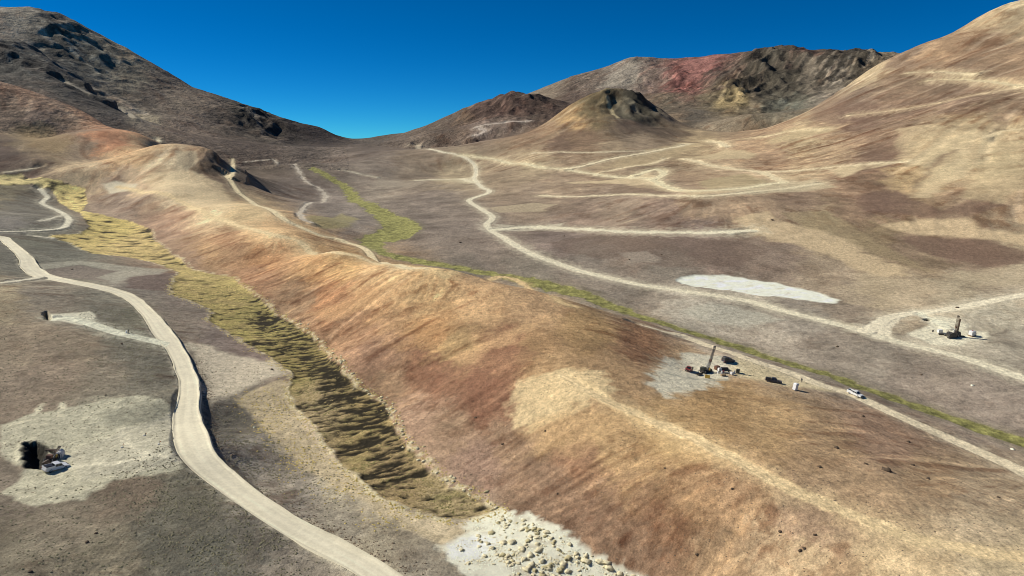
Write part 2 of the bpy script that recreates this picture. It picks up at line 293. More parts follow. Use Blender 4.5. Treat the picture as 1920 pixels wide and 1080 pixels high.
# ------------------------------------------------------------------ soils: colour samples over the land, with the shade of dark slopes kept in
SOIL_SHADE = """30,1040,857a66 100,980,8a7c68 200,1040,8b7f68 300,1000,6f6a5c 400,1050,6b675b 480,1030,716a5f 540,1060,7b7064 250,920,85735f 60,920,7d6f60
350,920,726c5c 20,750,8f7c68 100,700,94806b 200,700,8a7d6a 280,700,7a7466 250,650,807a6b 150,660,917f68 50,640,938068 200,790,9c947d 280,760,857d6c
0,560,a08e6e 80,550,8c8070 200,570,7d7769 250,590,75705f 330,600,837568 430,620,80716a 470,640,837068 420,800,6b655d 470,850,857c74 550,930,8a7f74
640,980,8f8474 720,1020,978a74 800,1050,8d8170 560,800,a5957c 650,900,a89a80 720,950,ab9b80 850,990,b5a388 350,560,807268 260,545,8a7f74
120,470,6b685c 60,450,696759 40,480,6f6b60 20,420,77706a 60,400,6a645a 30,380,6d675c 0,365,867a5c
350,480,a07e60 300,420,9c7b62 230,380,8d7766 330,400,b08a68 420,450,a27350 500,480,ad7646 600,500,b98550 560,560,8e6a50 650,600,96694a 700,560,a97a50
800,540,bd8f5d 900,580,c3985f 1000,570,b8905d 850,640,a47d50 950,650,8f5f42 800,700,85573f 700,680,906650 720,720,9a7358 780,790,a37f62 850,800,94705a
900,740,7f503a 1000,900,8a6652 1100,980,86614d 1200,1040,84604c 900,870,977660 1000,650,9a7048 1100,620,a67c4c 1200,650,8f6040 1250,690,a5865e
1150,830,a87f55 1080,850,8c6148 1250,800,a77e4f 1350,760,a87d4c 1450,800,a17a50 1550,830,937052 1650,820,97765a 1750,900,9b7d58 1850,930,9c8465
1600,920,a8875f 1500,980,a08060 1400,950,987050 1300,950,8f6848 1250,1000,865c42 1500,1050,b2946a 1700,1060,b5996c 1900,1060,b09a74 1450,1040,a98b64
1850,990,ab9472 1350,1060,8f6c50 1150,700,b58f5c 1050,700,b08a56 960,840,8f6b55 820,620,a67444 620,560,a06a42 480,520,98694a 390,470,a87c55
150,310,bda279 230,290,c39a62 200,260,b97b48 270,280,bf9a66 300,310,cdb48a 250,340,bfa07a 350,340,c4ac84 370,300,8a6d4c 400,310,6f5844 380,360,bfa67c
450,400,c8aa74 560,440,c49c62 640,490,bd8c52 420,330,7a644e 330,370,c9b088 400,400,cdb080 500,440,c8a066 720,510,c29a60
50,170,8f6d52 0,220,75604f 80,220,6d594c 50,260,857050 150,240,7d6550 180,225,986c48 100,280,8a7350 0,290,5c4b42 40,310,6a5648 150,290,8c755c
40,50,857a6c 20,65,7d7368 110,35,5c564f 150,80,69665d 200,110,6b675c 250,150,706758 100,110,55514b 60,100,4a4743 20,110,46433f 130,160,4b4641
200,210,4e4641 300,170,5c5048 330,200,6a5c50 280,190,54483f 380,210,6b5c50 350,240,6d5c50 420,220,54483f 470,210,4f4942 500,240,4c423a 550,250,453b36
600,255,453a36 400,260,67574c 500,280,5a4c44 450,270,584a42 580,285,5a4e47 260,220,8f8272 230,85,8f7c60
700,265,5a4f48 760,270,6d5d52 640,300,6b5d54 680,290,5f524a 560,310,6d5f54 480,320,67584b 560,350,75665c 620,380,7a6d65 650,410,7a6e66 800,300,7d6b58
850,330,9a8769 780,330,82715f 720,350,857769 800,380,75675d 850,430,76685e 780,410,6f6259 900,460,7a6b60 880,490,70645a 700,330,7d6f63
1000,300,a08b6a 950,320,8f7a60 1050,340,927b62 1000,370,8d7863 1150,390,84705e 1250,400,80695a 1100,410,7d6859 1050,450,73625a 1200,460,7a6759
1350,470,6d5a50 1300,440,77635a 1450,480,7d6a5c 1100,490,82756a 1000,510,83776a 1250,500,82766a 1150,550,86796d 1300,590,958b7e 1400,590,908678
1500,600,867b70 1400,640,8a7d70 1550,660,84776b 1700,720,7b6d62 1650,680,867a6e 1850,760,7a6c62 1900,640,857b6d 1850,600,968c7a 1600,570,8a7968
1550,520,927e67 1650,540,998669 1700,560,a38f73 1800,540,9a8a70 1900,530,a3927a 1550,420,95805d 1650,440,86704f 1600,400,80664e 1700,460,7d664f
1750,490,8a7458 1850,480,74584a 1800,470,7a5f4e 1900,450,a08a6a 1850,500,86705a 1750,400,80624c 1650,380,7b5f4c 1800,380,8c7255 1900,400,907658
1500,370,846b55 1400,390,8d7358 1300,380,8b735a 1380,340,a58d6c 1500,330,a38a66 1600,340,86694f 1700,330,937950 1750,300,9c875f 1850,300,9a8660
1800,250,8f7a58 1900,250,937d5a 1650,300,7a5e4a 1550,300,8f7556 1450,300,8d7053 1400,270,8f7355 1300,270,907a58 1500,255,a38c66 1450,240,8f7355
1550,240,94795a 1600,220,755a4a 1700,200,7a604c 1800,190,7d6450 1900,200,836a52 1600,180,7a6452 1700,150,80674f 1800,150,7d654f 1900,120,8a6e52
1850,80,8a6c4f 1900,40,96805f 1780,90,8f7050 1730,85,a98660 1700,110,7f6650 1850,30,b0956c 1890,10,c4ad84 1620,145,a08a68 1550,190,9a8464
1030,160,80705f 1100,155,75655a 1180,135,86796f 1150,160,7b7068 1230,150,826a60 1270,150,854f48 1320,120,8f5a54 1290,140,7d4a44 1350,140,5c4a42
1450,130,4d473f 1400,160,5a4c3e 1480,150,4f473e 1380,180,8f7a50 1340,190,75664c 1420,190,6a5c48 1440,190,5d5a4e 1300,215,5f564c 1480,195,6b6a5e
1520,150,75685a 1560,120,5d5348 1600,110,575048 1550,170,85786a 1620,130,7d6d58 1500,95,5e4238 1250,200,5c5245 1280,230,4f453c 1330,240,7a6b58
900,200,5f4840 950,205,543a33 1000,195,4a3c35 1040,200,58453c 870,215,7b6048 850,225,5a4b42 820,235,5f5045 900,235,7a665c 950,225,7a675c 980,185,5c473e
1080,175,5a4940 1100,200,7d6a44 1060,215,94764a 1070,220,a8844c 1000,250,866b50 1030,240,8c7152 1120,215,72603f 1130,190,6d5d3d 1170,205,585246
1200,200,544e44 1220,215,585046 1100,260,7a6048 1050,265,6f5745 1180,235,5f4f42 1250,250,7a6650 1200,265,85715a 1150,280,8a755a 1240,195,6b5a48 1270,225,806a52"""
samples = [t.split(',') for t in SOIL_SHADE.split()]
sc = np.array([alb(t[2], 0.74) for t in samples]); sf = []
for i_, t in enumerate(samples):
    u, v = float(t[0]), float(t[1]); lum = sc[i_].mean()
    if v > 320 and sc[i_][0] / sc[i_][1] > 1.55: sc[i_] = sc[i_] * np.array([1.03, 1.10, 1.0])
    if u < 640 and v < 250: sc[i_] *= 1.28
    elif u > 1650 and 230 < v < 360: sc[i_] *= 1.35
    elif u > 1000 and 215 < v < 430: sc[i_] *= 1.0 + 0.2 * sst(0.14, 0.24, lum)
    elif u > 1250 and 570 < v < 780 and (u - 1250) * .33 + 600 > v: sc[i_] *= 1.24
    elif u > 1250 and v > 780: sc[i_] *= 1.12
    elif u < 300 and v > 540: sc[i_] *= 0.86
    elif u > 560 and 280 < v < 780 and lum < .2 and (u - 560) * 0.33 + 400 > v: sc[i_] *= 1.16
for t in samples:
    a, l = pol(float(t[0]), float(t[1])); sf.append((a, l))
sf = np.array(sf)
qa = np.linspace(AZ[0], AZ[-1], 420); ql = np.linspace(LR[0], LR[-1], 460); QA, QL = np.meshgrid(qa, ql)
QT = lookup(BASE / RR, QA, QL); st_ = lookup(BASE / RR, sf[:, 0], sf[:, 1])
num = np.zeros(QA.shape + (3,), np.float32); den = np.zeros(QA.shape, np.float32)
for (a, l), te, c in zip(sf, st_, sc):
    d2 = (QA - a) ** 2 + (QT - te) ** 2 + (0.16 * (QL - l)) ** 2
    k = (1.0 / (d2 + 0.010 ** 2) ** 2.2).astype(np.float32); k = k / 1e8; num += k[..., None] * c; den += k
QC = num / den[..., None]
wl = RR * 0.035
wa = (fbm(A2 * 30, L2 * 30, 4, 3) * 0.016 + 0.006 * pn(A2 * 160, L2 * 160, 8)); wb = fbm(A2 * 30 + 40, L2 * 30 + 9, 4, 4) * 0.05 + 0.02 * pn(A2 * 160, L2 * 160 + 7, 9)
def lookq(F, az, lr):
    j = (az - qa[0]) / (qa[1] - qa[0]); i = (lr - ql[0]) / (ql[1] - ql[0])
    j0 = np.clip(j.astype(int), 0, len(qa) - 2); i0 = np.clip(i.astype(int), 0, len(ql) - 2); fj = np.clip(j - j0, 0, 1)[..., None]; fi = np.clip(i - i0, 0, 1)[..., None]
    return F[i0, j0] * (1 - fi) * (1 - fj) + F[i0 + 1, j0] * fi * (1 - fj) + F[i0, j0 + 1] * (1 - fi) * fj + F[i0 + 1, j0 + 1] * fi * fj
COLR = lookq(QC, np.clip(A2 + wa, qa[0], qa[-1]), np.clip(L2 + wb, ql[0], ql[-1])).astype(np.float32)
# mottling: broad stains, down-slope wash and speckle
mot = np.zeros((NR, NA), np.float32)
for lam in (160, 60, 24, 9, 3.5):
    wn_ = sst(1.5, 3.0, lam / cell) * (1 - sst(0.12, 0.3, lam / RR)); mot += wn_ * fbm(X / lam, Y / lam, 2, int(lam) + 5)
COLR *= (1 + 0.16 * mot + 0.24 * STREAK)[..., None]
for lam, k_ in ((46, .55), (17, .45)):                       # gravel fans and darker stony ground
    kk = sst(1.5, 3.0, lam / cell) * (1 - sst(.25, .5, lam / RR)) * (1 - slopef * .4); n_ = fbm(X / lam, Y / lam * .8, 4, 300 + lam)
    pl = (sst(.12, .6, n_) * kk * k_)[..., None]; dk_ = (sst(.12, .6, -n_) * kk * k_)[..., None]
    COLR = COLR * (1 + .42 * pl) * (1 - .40 * dk_ * np.array([.95, 1.0, 1.0], np.float32))
dk = np.clip(STREAK - 0.15, 0, 1)[..., None]; COLR = COLR * (1 - np.minimum(0.70 * dk * np.array([0.75, 1.0, 1.12], np.float32), .6))
lt = np.clip(-STREAK - 0.22, 0, 1)[..., None] * (0.8 + 0.5 * HILLY[..., None]); COLR = COLR + 0.22 * lt * np.array([1.0, 0.84, 0.60], np.float32)
rag = 0.55 * fbm(A2 * 95, L2 * 95, 4, 401) + 0.35 * fbm(A2 * 420, L2 * 300, 3, 402)
soilvar = np.clip(0.55 * slopef + 0.5 * HILLY + 0.25, 0, 1)
for lam, L0, L1 in ((9, 90, 420), (28, 260, 1100), (80, 800, 4000)):
    kk = sst(L0 * .8, L0 * 1.3, RR) * (1 - sst(L1 * .8, L1 * 1.2, RR)); st1 = {9: ST[4.5], 28: ST[13], 80: ST[36]}[lam]
    f1 = 0.75 * fbm(X / lam, Y / lam, 4, 410 + lam) + 0.45 * st1 * slopef + 0.55 * rag
    dm = (sst(0.16, 0.30, f1) * kk * soilvar)[..., None]; pm_ = (sst(0.22, 0.36, -f1) * kk * soilvar)[..., None]
    COLR = COLR * (1 - dm * np.array([.24, .30, .33], np.float32)); COLR = COLR * (1 + pm_ * np.array([.24, .23, .20], np.float32))
for lam, k_ in ((4.5, .30), (1.6, .20), (13, .12)):        # thin lines of wash running down the slopes
    w_ = ST[lam] * slopef; kk = {1.6: 1 - sst(180, 300, RR), 4.5: 1 - sst(420, 700, RR), 13: sst(260, 420, RR) * (1 - sst(1300, 2000, RR))}[lam]
    a_ = (sst(.13, .34, w_) * kk * k_)[..., None]; b2_ = (sst(.15, .36, -w_) * kk * k_)[..., None]
    COLR = COLR * (1 - a_ * np.array([.85, 1.0, 1.05], np.float32)) * (1 + b2_ * np.array([1.0, .96, .85], np.float32))
scree = sst(-0.02, 0.30, 0.55 * ST[36] + 0.65 * ST[17] + 0.5 * fbm(X / 40, Y / 40, 4, 131))[..., None]; cg = np.clip(CRAG * 1.3, 0, 1)[..., None]
COLR = COLR * (1 - cg) + cg * (COLR * (0.42 + 1.25 * scree))

def paint(sl, m, hexs, var=0.06, seed=3):
    c = alb(hexs); m = (m[..., None]).astype(np.float32); v = 1 + var * fbm(X[sl] / 2.5, Y[sl] / 2.5, 3, seed)[..., None]
    COLR[sl] = COLR[sl] * (1 - m) + c * v * m
def patch(pp, hexs, op=0.9, feather=1.5, warp=1.2, lam=7.0, seed=1):
    W_ = world_pts(pp); r = np.hypot(*W_.mean(0)) / 200; fr = 0.55 if r > 1.7 else 1.0; feather = feather * fr; sl, sd = poly_sd(W_, warp * r * fr, lam * r, seed); paint(sl, op * sst(-feather * r, feather * r, sd), hexs); return sl, sd, W_

patch([(1370,412),(1440,397),(1460,415),(1545,432),(1600,452),(1620,475),(1690,497),(1700,515),(1660,520),(1600,505),(1560,480),(1500,460),(1440,450),(1400,430)],'#bda480',.85,3,4)
patch([(1650,420),(1700,415),(1790,402),(1815,410),(1850,430),(1920,440),(2000,450),(1920,462),(1860,450),(1780,445),(1720,440)],'#bfa580',.85,2.5,3)
patch([(1290,295),(1360,280),(1430,287),(1400,298),(1330,300)],'#b5a07c',.8,2,3)
patch([(1450,345),(1530,335),(1565,350),(1500,360),(1380,362),(1330,355)],'#b5a384',.8,2,3)
patch([(1215,320),(1245,345),(1290,356),(1380,360),(1300,367),(1230,355),(1170,345),(1060,342),(1180,333)],'#c2ab86',.8,2,3)
patch([(1555,318),(1620,308),(1690,303),(1620,318),(1580,333)],'#bda884',.8,2,2)
patch([(1780,520),(1850,505),(1920,490),(2000,490),(2000,540),(1920,535),(1850,540)],'#ad9b80',.7,5,4)
patch([(920,390),(1000,380),(1045,383),(1020,395),(940,398)],'#a8967c',.8,1.5,3)
patch([(925,420),(1060,418),(1050,425),(940,432)],'#ada190',.8,1.5,3)
patch([(1280,585),(1330,565),(1420,585),(1470,600),(1390,612),(1310,600)],'#a8a398',.7,4,4)
patch([(1500,245),(1550,238),(1570,245),(1500,258),(1450,270),(1440,262)],'#b09a74',.7,3,3)
patch([(1180,290),(1280,270),(1330,262),(1300,280),(1220,310),(1120,318)],'#b09a74',.6,4,4)
patch([(820,335),(890,330),(880,345),(800,340)],'#b0a184',.6,2,3)
patch([(955,745),(975,715),(1020,700),(1080,690),(1140,700),(1150,735),(1100,755),(1040,790),(1000,810),(965,800)],'#d2b888',.72,1.7,4.0,5)
patch([(990,800),(1100,760),(1180,770),(1170,800),(1120,835),(1060,845),(1000,850)],'#bd9865',.7,5,4)
patch([(1180,780),(1260,800),(1340,840),(1400,870),(1330,870),(1240,840)],'#c4a26c',.6,4,4)
patch([(1220,705),(1250,672),(1300,662),(1340,668),(1385,676),(1400,690),(1350,705),(1330,728),(1260,745),(1225,725)],'#cfc9b8',.8,2,4,5)
patch([(1606,616),(1645,600),(1680,587),(1705,590),(1676,608),(1668,630),(1705,650),(1640,634)],'#d2c6b0',.9,.8,1)
patch([(1690,640),(1740,655),(1800,655),(1850,640),(1850,632),(1800,648),(1740,645),(1700,628)],'#c4b8a4',.6,1.5,1.5)
patch([(1380,662),(1440,688),(1500,710),(1580,738),(1480,724),(1410,712),(1370,700)],'#d0bd94',.8,2.5,2)
patch([(1700,625),(1740,610),(1745,602),(1725,592),(1790,597),(1818,610),(1810,618),(1850,622),(1850,632),(1800,648),(1740,645)],'#d4c9b4',.9,1.2,1.5)
patch([(0,795),(60,778),(120,765),(200,750),(250,742),(310,750),(330,770),(320,820),(330,850),(345,880),(280,895),(210,900),(150,935),(70,950),(20,935),(5,925),(50,880),(20,862),(0,845)],'#b6b09a',.88,.8,1.5)
patch([(195,775),(260,760),(320,760),(325,780),(250,800),(200,800)],'#7d7a6c',.6,2,2)
patch([(130,852),(220,812),(330,775),(335,870),(250,890),(150,900)],'#aea797',.6,1.5,1.5)
patch([(360,640),(420,660),(520,680),(538,700),(470,722),(430,742),(395,755),(375,700)],'#c2b4a0',.85,2,2)
patch([(240,520),(290,510),(330,512),(332,530),(312,546),(235,540)],'#6f5c56',.85,1.5,1.5)
patch([(75,507),(150,497),(225,508),(205,527),(110,520)],'#7d7068',.85,1.5,1.5)
patch([(60,497),(150,488),(250,500),(320,506),(300,514),(240,520),(220,532),(180,520),(220,508),(150,496),(80,506),(60,515)],'#a8a294',.6,1.2,1.2)
patch([(92,590),(150,586),(168,583),(180,590),(178,600),(168,612),(120,603),(95,600)],'#cfc8b4',.95,.7,.6)
patch([(190,345),(215,340),(255,345),(250,356),(205,362)],'#d0c4ac',.8,1,1.5)
patch([(330,282),(370,282),(372,300),(350,320),(330,310)],'#a89a80',.6,1,1)
patch([(1135,178),(1142,180),(1162,222),(1155,222)],'#b9a67e',.85,.6,.6)
patch([(1290,112),(1330,106),(1345,112),(1310,150),(1285,155)],'#9a6660',.6,2,3)
patch([(1500,105),(1530,110),(1530,170),(1515,172)],'#98897a',.6,1.5,2)
patch([(1360,170),(1395,160),(1405,195),(1350,205),(1330,200)],'#a08a5c',.6,2,3)
patch([(1165,125),(1190,115),(1200,130),(1180,160),(1120,165)],'#958a80',.6,2,3)
patch([(205,72),(235,85),(228,92)],'#b59c78',.8,1,1)
# stony and bare ground, a darker gully and a hill's shaded flank, each outlined
for op, hexs, pp in (
  (.6,'#6b584e',[(1030,455),(1120,440),(1280,445),(1400,455),(1450,470),(1380,500),(1250,500),(1150,485),(1060,475)]),
  (.7,'#70574a',[(1600,370),(1660,352),(1720,375),(1760,395),(1800,380),(1850,365),(1880,385),(1800,410),(1740,412),(1680,402),(1620,395)]),
  (.8,'#735a4c',[(1690,440),(1760,447),(1860,452),(1920,470),(1920,495),(1850,500),(1780,485),(1720,470)]),
  (.6,'#755c4c',[(1600,300),(1660,265),(1700,250),(1690,285),(1650,310),(1620,320)]),
  (.6,'#735a4c',[(1520,205),(1600,190),(1680,205),(1640,225),(1560,235),(1520,225)]),
  (.6,'#c0ab86',[(1700,300),(1760,262),(1830,240),(1870,255),(1840,300),(1780,350),(1740,370),(1700,370),(1740,320)]),
  (.5,'#b8a27e',[(1690,240),(1760,235),(1800,245),(1740,290),(1690,300),(1680,270)]),
  (.5,'#b5a07a',[(1860,270),(1920,260),(1920,350),(1860,380),(1800,370),(1850,310)]),
  (.8,'#7d6650',[(1755,300),(1790,280),(1797,286),(1740,327),(1717,362),(1708,360)]),  # darker brown line along a gully
  (.5,'#8a7058',[(1240,325),(1330,318),(1400,325),(1420,340),(1330,350),(1270,340)]),
  (.6,'#a0906a',[(1310,340),(1400,325),(1440,340),(1400,352),(1330,355)]),
  (.6,'#7b6552',[(1150,350),(1220,345),(1270,362),(1200,368),(1140,362)]),
  (.6,'#93805f',[(1470,400),(1540,395),(1600,420),(1640,450),(1690,480),(1750,510),(1700,500),(1640,475),(1580,445),(1500,425)]),
  (.4,'#b09c80',[(1560,540),(1650,520),(1760,530),(1720,570),(1640,580),(1580,565)]),
  (.6,'#988b80',[(1160,475),(1220,470),(1235,490),(1180,495)]),
  (.5,'#978a7c',[(700,330),(760,340),(830,335),(780,350),(700,350)]),
  (.7,'#5f554c',[(1085,538),(1130,545),(1138,552),(1100,550)]), (.5,'#5f554c',[(1175,552),(1230,541),(1225,550),(1190,557)]),
  (.35,'#8a6048',[(800,700),(870,660),(960,640),(1010,660),(960,720),(960,790),(900,800),(850,770),(800,745)]),
  (.6,'#c39a68',[(855,672),(960,618),(1060,590),(960,640),(880,680)]), (.5,'#bd925f',[(570,590),(700,540),(800,520),(720,560),(620,600)]),
  (.6,'#4b443b',[(1395,110),(1425,88),(1480,84),(1520,110),(1545,140),(1530,180),(1480,190),(1410,190),(1395,150)]),
  (.6,'#5a4e46',[(1225,127),(1240,130),(1225,150),(1215,150)]),
  (.4,'#575040',[(1150,176),(1200,188),(1240,217),(1200,225),(1165,222),(1145,190)]), (.5,'#5a4a40',[(1130,235),(1200,228),(1280,247),(1310,252),(1230,252),(1150,250)]),  # right flank of the middle hill: dark rock with its shade coloured in
  (.5,'#4f3a33',[(880,203),(950,188),(1035,192),(1040,205),(960,222),(890,225)]),
  (.4,'#7d6e60',[(300,165),(350,165),(400,200),(390,215),(330,200)]), (.6,'#94866f',[(250,215),(290,215),(300,222),(260,232),(235,230)]),
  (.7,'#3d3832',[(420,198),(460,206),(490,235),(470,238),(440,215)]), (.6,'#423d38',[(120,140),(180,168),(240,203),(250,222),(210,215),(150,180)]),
  (.5,'#957a4e',[(30,235),(90,230),(150,265),(100,285),(50,275)]),
  (.5,'#d0b88e',[(270,330),(350,320),(420,345),(440,385),(400,395),(340,370),(280,352)])):
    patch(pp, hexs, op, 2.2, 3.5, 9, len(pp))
# pans of white salt
SALT = [(1268,522),(1300,515),(1370,517),(1450,530),(1530,547),(1576,563),(1560,570),(1500,562),(1400,549),(1320,539),(1275,531)]
sl, sd, SALT_W = patch(SALT, '#dbd6c8', .96, .9, 2.2, 5)
cr = sst(-.1, .5, fbm(X[sl] / 9, Y[sl] / 5, 4, 140)); paint(sl, sst(.5, 4, sd) * cr * .8, '#efece2'); paint(sl, sst(-1, 1, sd) * sst(.25, .5, fbm(X[sl] / 7 + 9, Y[sl] / 4, 4, 141)) * .5, '#b5a890')
SALT_SD = np.full((NR, NA), -99.0, np.float32); SALT_SD[sl] = sd
FLAT = [(820,1025),(860,1005),(880,975),(930,955),(990,965),(1050,990),(1090,1020),(1130,1045),(1200,1080),(1290,1150),(930,1150),(870,1080)]
sl, sd, FLAT_W = patch(FLAT, '#d4cec0', .95, 1.6, 2.4, 4)
sl_ = sl; paint(sl, sst(-.5, 2, sd) * sst(.0, .5, fbm(X[sl] / 4, Y[sl] / 4, 4, 142)) * .6, '#a59a86')
FLAT_SD = np.full((NR, NA), -99.0, np.float32); FLAT_SD[sl] = sd
patch([(832,1020),(900,1000),(935,1008),(900,1050),(850,1048)],'#eae4d6',.8,1.5,2,4)
# sandy margin of the wetland
patch([(435,750),(480,728),(525,712),(560,720),(575,760),(640,860),(740,950),(880,995),(835,1022),(760,990),(640,920),(560,870),(500,810),(470,775)],'#b3a080',.85,1.2,1.5)
patch([(560,775),(600,800),(640,860),(620,860),(575,815)],'#c8b096',.7,1.5,1)
patch([(700,930),(760,960),(850,985),(840,1005),(770,985)],'#c9b595',.7,1.5,1)

# ------------------------------------------------------------------ the wetland in the left valley
WET = [(-120,322),(0,328),(40,325),(90,335),(130,345),(160,352),(165,380),(155,395),(200,405),(250,415),(285,430),(290,450),(330,480),(360,505),(395,512),(440,520),(470,545),
 (500,570),(540,600),(590,632),(625,670),(650,700),(685,735),(720,755),(745,800),(770,840),(800,870),(850,910),(900,935),(935,955),(880,975),(820,970),
 (760,955),(700,925),(650,880),(600,820),(560,770),(540,740),(548,705),(510,670),(480,655),(440,630),(388,600),(400,585),(370,568),(320,550),(325,520),
 (335,510),(280,490),(230,480),(170,475),(130,455),(90,446),(100,440),(150,438),(165,425),(150,400),(110,380),(100,360),(60,345),(0,348),(-120,350)]
WET_W = world_pts(WET); sl, sd = poly_sd(WET_W, 1.6, 7, 21)
WET_SD = np.full((NR, NA), -99.0, np.float32); WET_SD[sl] = sd
wm = sst(-0.3, 1.2, WET_SD)
ax_ = np.array(at(690, 712)) - np.array(at(560, 738)); ax_ /= np.hypot(*ax_)
U = X * ax_[0] + Y * ax_[1]; V = -X * ax_[1] + Y * ax_[0]
swirl = fbm(X / 24, Y / 24, 3, 71) * 5.0
hum = 0.60 * fbm(U / 13.0 + swirl * .15, (V + swirl * 1.4) / 2.8, 4, 55) + 0.45 * fbm(U / 4.0, V / 1.6, 3, 56) + 0.2 * fbm(X / 14, Y / 14, 2, 62)
far_hum = fbm(X / 22, Y / 14, 3, 57)
nearw = 1 - sst(330, 480, RR); hum = hum * nearw + (1 - nearw) * (.45 * far_hum + .5 * fbm(X / 9, Y / 9, 3, 61))
pool = blobs([(500,605,28,.05,.75),(540,640,70,.10,.38),(600,690,70,.10,.40),(650,730,70,.10,.48),(700,790,60,.12,.50),(720,850,60,.1,.32),(760,880,70,.10,.25),(620,650,40,.08,.3)])
wcol = np.zeros((NR, NA, 3), np.float32)
kn = np.array([pol(*p) for p in ((840,940),(750,870),(650,700),(560,680),(480,600),(420,545),(380,520),(280,450),(200,420),(150,380),(130,340),(60,335),(600,760),(450,625),(700,780))])
kc = np.array([alb(c, .82) for c in ('#96835c','#8f7952','#8d7a44','#8f7e42','#948648','#a99552','#a69254','#b0985c','#b09c50','#c4ac64','#c4b062','#b0a068','#988460','#a4944c','#8f7a4a')])
wnum = 0; wden = 0
for (a, l), c in zip(kn, kc):
    k = 1 / (((A2 - a) ** 2 + (0.35 * (L2 - l)) ** 2) + 4e-4) ** 2; wnum = wnum + k[..., None] * c; wden = wden + k
wcol = (wnum / wden[..., None]).astype(np.float32)
wcol *= (1 + 0.70 * hum)[..., None]; wcol *= (1 + .22 * sst(340, 480, RR))[..., None]
brn = sst(0.0, 0.6, fbm(X / 14 + 3, Y / 10, 3, 59) + .3 * fbm(X / 4, Y / 4, 2, 60))[..., None]; wcol = wcol * (1 - 0.45 * brn) + 0.45 * brn * alb('#8a7450')
grn = sst(0.1, 0.6, fbm(X / 12 + 5, Y / 9, 3, 58))[..., None]; wcol = wcol * (1 - 0.35 * grn) + 0.35 * grn * alb('#7f7a3a')
wetlow = sst(0.05, 0.5, pool + 0.02 - hum * 1.05)                # peaty hollows between the cushions
wcol = wcol * (1 - wetlow[..., None]) + wetlow[..., None] * alb('#2c2618')
COLR = COLR * (1 - wm[..., None]) + wcol * wm[..., None]
rim = sst(-2.2, -0.6, WET_SD) * (1 - sst(0.0, 0.9, WET_SD)) * sst(-0.25, .35, fbm(X / 3, Y / 3, 2, 77)) * (RR < 620)     # pale crust along the water line
COLR = COLR * (1 - 0.75 * rim[..., None]) + 0.75 * rim[..., None] * alb('#cbbd96')
wmask = sst(0.0, 2.0, WET_SD)
H = H * (1 - wmask) + (BASE - 0.3) * wmask + wmask * (0.13 * hum * nearw - 0.22 * wetlow)

# ------------------------------------------------------------------ the green creek in the right valley
CREEK = [(588,316,16),(620,335,16),(650,352,16),(680,380,18),(715,400,22),(745,417,32),(752,432,34),(725,444,34),(700,452,20),(708,468,14),(735,479,12),(790,490,9),(830,497,8),(900,510,7),(960,520,9),
 (1020,533,10),(1080,548,9),(1130,568,7),(1180,586,6),(1230,603,6),(1280,618,6),(1330,633,6),(1400,657,6),(1480,682,6),(1560,705,6),(1650,738,5.5),(1750,773,5.5),(1850,808,5.5),(1940,838,5.5),(2050,870,5.5)]
cl_ = smooth_line(np.array([list(at(a, b)) + [w_ * (1.45 if w_ < 12 else 1.0)] for a, b, w_ in CREEK]), 6.0)
cd, _ = line_dist(cl_, 14.0); CREEK_D = cd + fbm(X / 9, Y / 9, 3, 81) * (1.8 + RR * .005)
cm = 1 - sst(-0.9, 0.5, CREEK_D)
chum = fbm(X / 4, Y / 4, 3, 83)
ccol = alb('#7f7c44', .86) * (1 + 0.5 * chum)[..., None] * (1 + .25 * sst(360, 480, RR))[..., None]; ccol = ccol * (1 - .5 * sst(.0, .5, fbm(X / 7, Y / 7, 2, 85))[..., None]) + .5 * sst(.0, .5, fbm(X / 7, Y / 7, 2, 85))[..., None] * alb('#5c5930')
COLR = COLR * (1 - cm[..., None]) + ccol.astype(np.float32) * cm[..., None]
marg = (1 - sst(1.0, 6.0, CREEK_D)) * (1 - cm) * 0.5; COLR = COLR * (1 - marg[..., None]) + marg[..., None] * alb('#79705a')
H = H + cm * (0.35 * chum - 0.2)
patch([(575,405),(640,400),(672,410),(660,425),(610,430),(580,420)],'#958a54',.7,2,2)

# ------------------------------------------------------------------ roads and tracks: graded into the ground, each a strip of its own
ROADS = []      # name, points, colour, berm height, label
def road(name, pts, w_, hexs, berm=0.0, soft=False): ROADS.append((name, pts, w_, hexs, berm, soft))
road('haul_road', [(800,1150),(748,1106),(697,1070),(633,1036,4.8),(530,980,4.8),(432,914,5.4),(380,866,6.4),(360,825,7.2),(350,787,6.2),(353,747,5.2),(354,720),(346,695),(328,655),(303,622,6),(277,588),(240,557),(187,540),(133,530),(83,520,6.5),(57,503,7.5),(49,487,6),(33,470),(17,457),(0,447),(-60,440)], 4.8, '#d0c6b2', .55)
road('pad_road', [(324,652),(300,643),(266,634),(235,627),(204,618),(172,608),(147,600),(122,596),(102,597)], 5.0, '#d6cebb', 0, True)
road('loop_road', [(-60,436),(0,434),(60,433),(113,429),(124,422),(129,411),(123,404),(109,395.5),(89,387),(78,380),(89,371),(82,362),(73,351)], 5.0, '#cdc5b2', 0, True)
road('wheel_track', [(228,805),(233,822),(245,838),(275,850),(312,856)], 0.9, '#c4bca8', 0, True)
road('wheel_track', [(312,848),(270,858),(215,868),(160,872),(112,882)], 0.9, '#c4bca8', 0, True)
road('wheel_track', [(20,800),(60,782),(72,768),(78,758)], 0.8, '#c0b8a0', 0, True)
road('wheel_track', [(70,800),(110,780),(118,766),(116,756)], 0.8, '#c0b8a0', 0, True)
road('wheel_track', [(1250,700),(1285,708),(1320,712),(1360,712)], 0.9, '#a09c90', 0, True)
road('dirt_track', [(118,404),(95,409),(78,415)], 3.5, '#b8b0a0', 0, True)
road('dirt_track', [(50,440),(75,444),(98,448)], 3.5, '#bdb5a4', 0, True)
